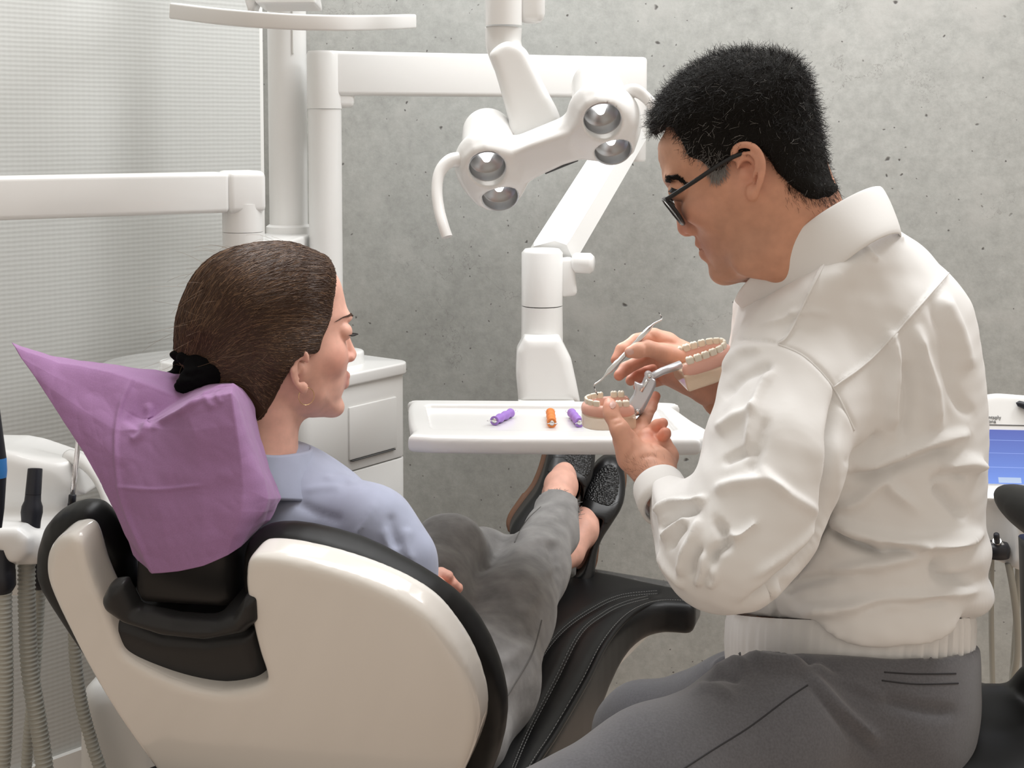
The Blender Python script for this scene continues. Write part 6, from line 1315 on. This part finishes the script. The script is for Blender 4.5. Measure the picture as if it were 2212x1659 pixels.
lines = [
 # sleeve against back and under-arm
 ([(1812, 830), (1800, 930), (1790, 1040), (1782, 1130), (1740, 1200), (1690, 1250), (1600, 1310)], -.016, 13), ([(1775, 1135), (1700, 1195), (1620, 1250)], .004, 12),
 # seams
 ([(1783, 565), (1745, 640), (1705, 720), (1680, 740)], .0035, 5), ([(1800, 835), (1880, 775), (1960, 690), (2062, 575)], .0035, 5), ([(1680, 742), (1740, 770), (1800, 835), (1845, 930)], -.0025, 5), ([(1590, 735), (1640, 735), (1680, 742)], -.002, 5),
 # collar gathers, yoke
 ([(1905, 480), (1935, 505), (1950, 520)], .003, 7), ([(1860, 520), (1880, 545), (1900, 560)], .003, 8), ([(1690, 610), (1720, 590), (1750, 560)], -.003, 8), ([(1640, 700), (1690, 690), (1720, 670)], .003, 9), ([(1700, 680), (1750, 672), (1790, 680)], .0025, 9),
 # back folds below the yoke
 ([(1920, 715), (1935, 790), (1925, 870), (1925, 930)], .009, 16), ([(1975, 700), (2000, 790), (2015, 850), (2020, 930)], .010, 18), ([(1955, 780), (1965, 860), (1950, 950)], -.007, 16), ([(2030, 640), (2070, 720), (2090, 800)], .006, 18), ([(2000, 640), (2040, 740), (2060, 850), (2100, 900)], -.005, 16), ([(1905, 930), (1880, 960), (1850, 985), (1830, 1010)], -.008, 14), ([(1840, 1010), (1930, 985), (2030, 950), (2090, 935)], .010, 14), ([(1830, 1035), (1900, 1020), (2000, 985), (2060, 965)], -.008, 14),
 ([(1800, 1095), (1850, 1085), (1905, 1040), (1930, 1060), (1990, 1110)], .008, 18), ([(1790, 1120), (1850, 1150), (1960, 1170), (2050, 1170), (2125, 1150)], .013, 15), ([(1785, 1140), (1840, 1172), (1930, 1195), (2010, 1190)], -.014, 12), ([(1880, 1165), (1920, 1195), (1975, 1192), (1990, 1165)], .009, 11), ([(2030, 1200), (2030, 1240), (2060, 1255), (2110, 1250)], -.012, 16),
 ([(1790, 1240), (1900, 1220), (2000, 1190), (2080, 1165)], .010, 16), ([(1690, 1280), (1720, 1262), (1800, 1245), (1900, 1230)], -.007, 14), ([(1700, 1320), (1800, 1318), (1900, 1300), (2000, 1290), (2120, 1275)], .010, 18), ([(1850, 1320), (1920, 1300), (2000, 1300), (2060, 1290)], -.007, 12), ([(1665, 1270), (1668, 1310), (1680, 1340)], -.004, 6),
 ([(2030, 1010), (2080, 1000), (2118, 1010)], .012, 20), ([(2020, 1050), (2050, 1080), (2090, 1120)], -.009, 16), ([(2010, 1045), (2050, 1020), (2090, 1030)], -.006, 12),
 # upper sleeve
 ([(1560, 800), (1600, 760), (1650, 750)], .004, 14), ([(1560, 860), (1600, 820), (1640, 800), (1670, 790)], -.005, 13), ([(1545, 930), (1590, 900), (1640, 880)], .005, 14), ([(1670, 800), (1640, 850), (1625, 900), (1610, 980)], .006, 12), ([(1655, 900), (1640, 970), (1620, 1020)], -.005, 12), ([(1560, 1000), (1600, 980), (1640, 970)], -.005, 12), ([(1545, 1060), (1590, 1045), (1650, 1040), (1700, 1070)], .005, 14), ([(1640, 1010), (1690, 1060), (1770, 1110)], .004, 14), ([(1545, 1120), (1570, 1170), (1545, 1195), (1540, 1220)], -.010, 12), ([(1560, 1150), (1590, 1160), (1620, 1140), (1635, 1125)], .007, 12),
 # forearm wrinkles
 ([(1410, 1110), (1450, 1090), (1500, 1085), (1525, 1075)], .006, 8), ([(1420, 1140), (1460, 1115), (1510, 1100)], -.006, 8), ([(1430, 1165), (1460, 1140), (1490, 1120)], .006, 8), ([(1445, 1185), (1465, 1155), (1480, 1135)], -.005, 7), ([(1470, 1245), (1480, 1200), (1500, 1160), (1510, 1120)], .007, 10), ([(1495, 1250), (1500, 1210), (1515, 1180)], -.006, 8), ([(1505, 1265), (1520, 1230), (1522, 1195)], .006, 8), ([(1530, 1265), (1545, 1250), (1540, 1225)], .005, 8), ([(1410, 1180), (1440, 1230), (1480, 1270)], .004, 10)]
V = folds(V, F, [(l_[0], l_[1] * 1.3, l_[2] * .82) for l_ in lines])
V = relax(V, F, .4); V = V + normals(V, F) * (wob(V, 48, 9, 1) * .0014 + wob(V, 130, 9, 2) * .0005)[:, None]
jacket = build('jacket', V, F, M['jacket'], man, frame='c'); JV, JF = V, F
# stitched seams
for pts in ([(1783, 565), (1745, 640), (1705, 720), (1682, 742)], [(1800, 837), (1880, 777), (1960, 692), (2060, 577)], [(1682, 744), (1740, 772), (1800, 837), (1845, 930)]):
    L_ = px_line_on(JV, JF, pts, .0002, 12)
    if len(L_) > 4: Vs, Fs = sweep(L_, .0011, n=6); build('seam', Vs, Fs, M['jacket'], jacket)
# stand collar
def collar_pts(h_, gx, gz, n=72):
    out = []
    for k in range(n):
        t = 2 * math.pi * k / n; out.append(cc0 + e1 * (.101 + gx) * math.cos(t) + e2v * (1 + gz) * math.sin(t) + up_c * (h_ - .004 * math.cos(2 * t)))
    return np.array(out)
prof = [(-.056, -.020, .12), (-.020, -.006, .05), (.0, .000, .0), (.0035, -.0015, -.02), (.0, -.0035, -.05), (-.020, -.010, .0), (-.056, -.024, .06)]
Vc = np.concatenate([collar_pts(*p) for p in prof]); nn = 72; Fc = np.array([(i * nn + k, i * nn + (k + 1) % nn, ((i + 1) % 7) * nn + (k + 1) % nn, ((i + 1) % 7) * nn + k) for i in range(7) for k in range(nn)])
if (normals(Vc, Fc)[nn:2 * nn] * (Vc[nn:2 * nn] - cc0)).sum() < 0: Fc = Fc[:, ::-1]
Vc = Vc + normals(Vc, Fc) * (wob(Vc, 70, 8, 3) * .0009)[:, None]
o = build('collar', Vc, Fc, M['jacket'], jacket, frame='c'); ms = o.modifiers.new('round', 'SUBSURF'); ms.levels = 2; ms.render_levels = 2
# cuff of the near sleeve
wA, wB = cc(1442, 1092, 1.475), cc(1418, 1042, 1.505); axc = unit(c2w(wB) - c2w(wA))
V, F = ring([(.029, .0), (.0300, .012), (.0285, .030), (.0270, .0345), (.0245, .034), (.0255, .015), (.025, .0)], 56, 1.0, 1.0, c2w(wA), axc); V = V + 0; build('cuff', V, F, M['jacket'], jacket)
# gathered waistband
n = 220; Vw, Fw = [], []
wb_rows = [(1325, 1578, 2080, .150), (1345, 1573, 2083, .152), (1385, 1571, 2081, .152), (1415, 1572, 2078, .151), (1440, 1574, 2076, .150)]
for (py, xl, xr, zh) in wb_rows:
    a, b = cc(xl, py, 1.62), cc(xr, py, 1.62); xc, rx = (a[0] + b[0]) / 2, (b[0] - a[0]) / 2
    for k in range(n):
        t = 2 * math.pi * k / n; g_ = .0032 * (math.sin(k * 1.9 + 2 * math.sin(k * .37)) * (.25 + .75 * smoothstep(math.cos(t), -.1, .5))); c_, s_ = math.cos(t), math.sin(t); Vw.append([xc + (rx + g_) * math.copysign(abs(c_) ** .9, c_), a[1] + .008 * (s_ < 0) * 0, 1.62 + (zh + g_) * math.copysign(abs(s_) ** .9, s_)])
Vw = [[x, y + .235 * (z - 1.62), z] for x, y, z in Vw]
for i in range(4):
    for k in range(n): Fw.append((i * n + k, i * n + (k + 1) % n, (i + 1) * n + (k + 1) % n, (i + 1) * n + k))
Fw = np.array(Fw); Vw = np.array(Vw)
if (normals(Vw, Fw)[:, 2] * (Vw[:, 2] - 1.62)).sum() < 0: Fw = Fw[:, ::-1]
build('waistband', Vw, Fw, M['jacket'], jacket, frame='c')
# ---- grey trousers
M['trouser'] = weave(mat('grey_wool', (0.100, 0.100, 0.112), 0.85, sheen=.35, var=(420, .16)), 1700, .30, .0004, rot=.5)
sd = SDF(cc(1080, 1350, 1.55) - [0, 0, .40], cc(2130, 2000, 1.62) + [.02, 0, .42], .0052)
sd.rows([R4(1300, 1585, 2098, 1.62, .158), R4(1420, 1590, 2100, 1.62, .165), R4(1480, 1640, 2096, 1.62, .172), R4(1560, 1690, 2080, 1.62, .175), R4(1620, 1720, 2050, 1.62, .165), R4(1655, 1740, 2030, 1.62, .14)], .03)
sd.chain([C4(1900, 1520, 1.53, 160), C4(1640, 1590, 1.45, 152), C4(1400, 1690, 1.36, 140), C4(1150, 1800, 1.28, 128)], .04, k0=.03)
sd.chain([C4(1800, 1510, 1.70, 118), C4(1600, 1530, 1.77, 110), C4(1395, 1592, 1.85, 106), C4(1390, 1700, 1.86, 92), C4(1400, 1900, 1.85, 76)], .03, k0=.03)
sd.rows([R4(1200, 1596, 2084, 1.62, .150), R4(1420, 1596, 2086, 1.62, .155), R4(1450, 1610, 2078, 1.62, .150)], .004, op='sub')
X_, Y_, Z_ = sd.grid((slice(None),) * 3); sd.put((slice(None),) * 3, np.broadcast_to((.493 + .185 * (Z_ - 1.62)) - Y_ + 0 * X_, sd.d.shape), 'int', .006)
V, F = sd.mesh(2)
V = folds(V, F, [([(1620, 1380), (1610, 1405), (1640, 1432), (1700, 1440), (1740, 1450)], .012, 11), ([(1640, 1385), (1670, 1400), (1720, 1415), (1760, 1440)], -.012, 9), ([(1735, 1455), (1800, 1520), (1850, 1560), (1900, 1600)], .008, 12), ([(1745, 1440), (1830, 1475), (1920, 1515)], .007, 12), ([(1760, 1425), (1850, 1490), (1980, 1530), (2070, 1540)], -.006, 14), ([(1540, 1450), (1560, 1430), (1590, 1430), (1620, 1450)], .008, 10), ([(1520, 1470), (1560, 1460), (1600, 1470)], -.006, 9), ([(1740, 1470), (1820, 1560), (1900, 1640)], -.005, 10), ([(1500, 1490), (1540, 1485), (1590, 1510)], .004, 12)])
V = V + normals(V, F) * (wob(V, 45, 8, 2) * .0012)[:, None]
trou = build('trousers', V, F, M['trouser'], man, frame='c')
M['seam_t'] = mat('trouser_seam', (.03, .03, .034), .9)
for pts in ([(1745, 1480), (1700, 1510), (1620, 1570), (1540, 1620), (1470, 1665)], [(1910, 1452), (1980, 1456), (2065, 1455)], [(1905, 1470), (1980, 1478), (2070, 1476)]):
    L_ = px_line_on(V, F, pts, .0001, 12)
    if len(L_) > 4: Vs, Fs = sweep(L_, .0008, n=6); build('seam', Vs, Fs, M['seam_t'], trou)

# ================================================================== THINGS IN HIS HANDS
pr = thing('dental_probe', P(1296, 835, 1.625), 'thin steel dental probe held in the dentist\'s far hand', 'probe')
zpb = 1.617; hp_a, hp_b = P(1310, 808, 1.612), P(1406, 706, 1.632)
axp = unit(hp_b - hp_a); Lp = np.linalg.norm(hp_b - hp_a)
V, F = lathe([(.0006, -.006), (.0018, 0), (.0034, .005), (.0036, .018), (.0028, .021), (.0027, Lp - .024), (.0034, Lp - .020), (.0030, Lp - .004), (.0014, Lp + .002)], hp_a, axp, n=20); build('handle', V, F, M['steel'], pr, flat_angle=50)
for pts in ([(1310, 808, 1.612), (1299, 820, 1.610), (1283, 831, 1.607), (1285, 840, 1.606), (1291, 853, 1.604)], [(1406, 706, 1.632), (1413, 699, 1.634), (1430, 690, 1.636), (1428, 683, 1.637), (1423, 675, 1.638)]):
    c_ = [P(*p) for p in pts]; V, F = sweep(np.concatenate([spline(c_[:3], 6)]), lambda t: .0013 - .0005 * t, n=10); build('shank', V, F, M['steel'], pr)
    tipc = spline(c_[2:], 6); 
    for k in range(0, len(tipc) - 3, 3): V, F = sweep(tipc[k:k + 4], .0006, n=8); build('marked_tip', V, F, M['seam'] if (k // 3) % 2 else M['steel'], pr)
# teeth model: two jaws joined by a cast hinge
ty = thing('teeth_model', P(1380, 900, 1.60), 'clear plastic teeth model with two jaws on a metal hinge, held by the dentist', 'teeth model')
M['acrylic'] = mat('clear_acrylic', (.92, .78, .60), .08, alpha=.62); M['gum'] = mat('pink_gum', (.84, .47, .38), .18, trans=.08); M['tooth'] = mat('tooth', (.80, .74, .62), .28)
def jaw(O_, ax, up, flip, nm, skip=(), sc=1.0):
    """ax: towards the front teeth, up: towards the chewing side"""
    ax = unit(ax); up = unit(np.asarray(up) - np.dot(up, ax) * ax); sdv = np.cross(up, ax); A_ = np.stack([ax, sdv, up], 1) * sc
    U = [(-.034, .026), (-.012, .0265), (.010, .0225), (.022, .012), (.0255, 0), (.022, -.012), (.010, -.0225), (-.012, -.0265), (-.034, -.026)]; Us = spline(U, 8)
    outer = [(p[0] + .007 * unit((p[0] + .01, p[1]))[0], p[1] * 1.22) for p in Us]; g_ = SDF((-.06, -.05, -.05), (.05, .05, .03), .0016, O=O_, A=A_)
    g_.prism([(-.042, .034), *outer[4:-4], (-.042, -.034)], -.032, -.009, .003); V, F = g_.mesh(1); b_ = build('base', g_.world(V), F, M['acrylic'], ty)
    g_.d[:] = 1; g_.chain([(p[0], p[1], -.0085, .0072) for p in Us], .003); g_.chain([(p[0], p[1], -.002, .0055) for p in Us], .006); V, F = g_.mesh(1); gm = build('gum', g_.world(V), F, M['gum'], ty)
    s_ = np.concatenate([[0], np.cumsum(np.linalg.norm(np.diff(Us, axis=0), axis=1))]); nt = 14; wd = s_[-1] / nt
    for k in range(nt):
        if k in skip: continue
        t = (k + .5) * wd; p = np.array([np.interp(t, s_, Us[:, i]) for i in range(2)]); p2_ = np.array([np.interp(t + .001, s_, Us[:, i]) for i in range(2)]); tg = unit(p2_ - p); nr = np.array([-tg[1], tg[0]]); mol = abs(k - 6.5) / 6.5
        T = SDF((-.008, -.008, -.010), (.008, .008, .010), .0011, O=O_ + A_ @ np.array([*p, .0055]), A=A_ @ np.array([[tg[0], nr[0], 0], [tg[1], nr[1], 0], [0, 0, 1.0]]))
        T.box([0, 0, 0], [wd * .46, .0018 + .0026 * mol, .0055 - .001 * mol], .0016)
        if mol > .4:
            for sx_ in (-1, 1):
                for sy_ in (-1, 1): T.ell([sx_ * wd * .2, sy_ * .0018, .0042], [.0016, .0016, .0014], .001)
        V, F = T.mesh(1); build('tooth', T.world(V), F, M['tooth'], ty)
upw = np.array([0, 0, 1.0])
jaw(P(1304, 872, 1.60), (-1, -.05, -.04), (.03, -.06, 1), 1, 'lower', skip=(3, 11), sc=.80)
jaw(P(1526, 762, 1.625), (.95, .12, .28), (-.28, -.12, 1), -1, 'upper', sc=.92)
sd = SDF(cc(1335, 780, 1.60) - [0, 0, .03], cc(1430, 915, 1.60) + [0, 0, .03], .0014)
sd.prism(q([(1352, 874), (1368, 853), (1372, 842), (1370, 823), (1386, 829), (1395, 806), (1416, 820), (1414, 832), (1405, 852), (1390, 879), (1374, 897), (1355, 903)], 1.60), 1.592, 1.606, .003)
sd.rc(cc(1382, 890, 1.60), cc(1410, 830, 1.60), .0035, .003, .006)
V, F = sd.mesh(1); build('hinge_plate', sd.world(V), F, M['cast'], ty)
V, F = sweep([P(1398, 818, 1.598), P(1430, 802, 1.603), P(1470, 788, 1.61)], [(.0062, .004), (.0052, .0045), (.0058, .005)], n=14); build('hinge_arm', V, F, M['cast'], ty)
V, F = lathe([(0, -.002), (.0045, -.002), (.0045, .016), (.0, .016)], P(1403, 812, 1.588), FW, n=22); build('hinge_barrel', V, F, M['cast'], ty, flat_angle=40)
V, F = lathe([(0, -.0015), (.0022, -.0015), (.0022, .003), (0, .003)], P(1403, 813, 1.5855), FW, n=16); build('hinge_pin', V, F, M['steel'], ty)
V, F = sweep([P(1401, 818, 1.588), P(1385, 846, 1.588)], .0019, n=12); build('spring_rod', V, F, M['steel'], ty)
V, F = lathe([(0, 0), (.0028, 0), (.0028, .004), (0, .004)], P(1376, 888, 1.590), unit((.3, -1, 0)), n=16); build('screw', V, F, M['steel'], ty)
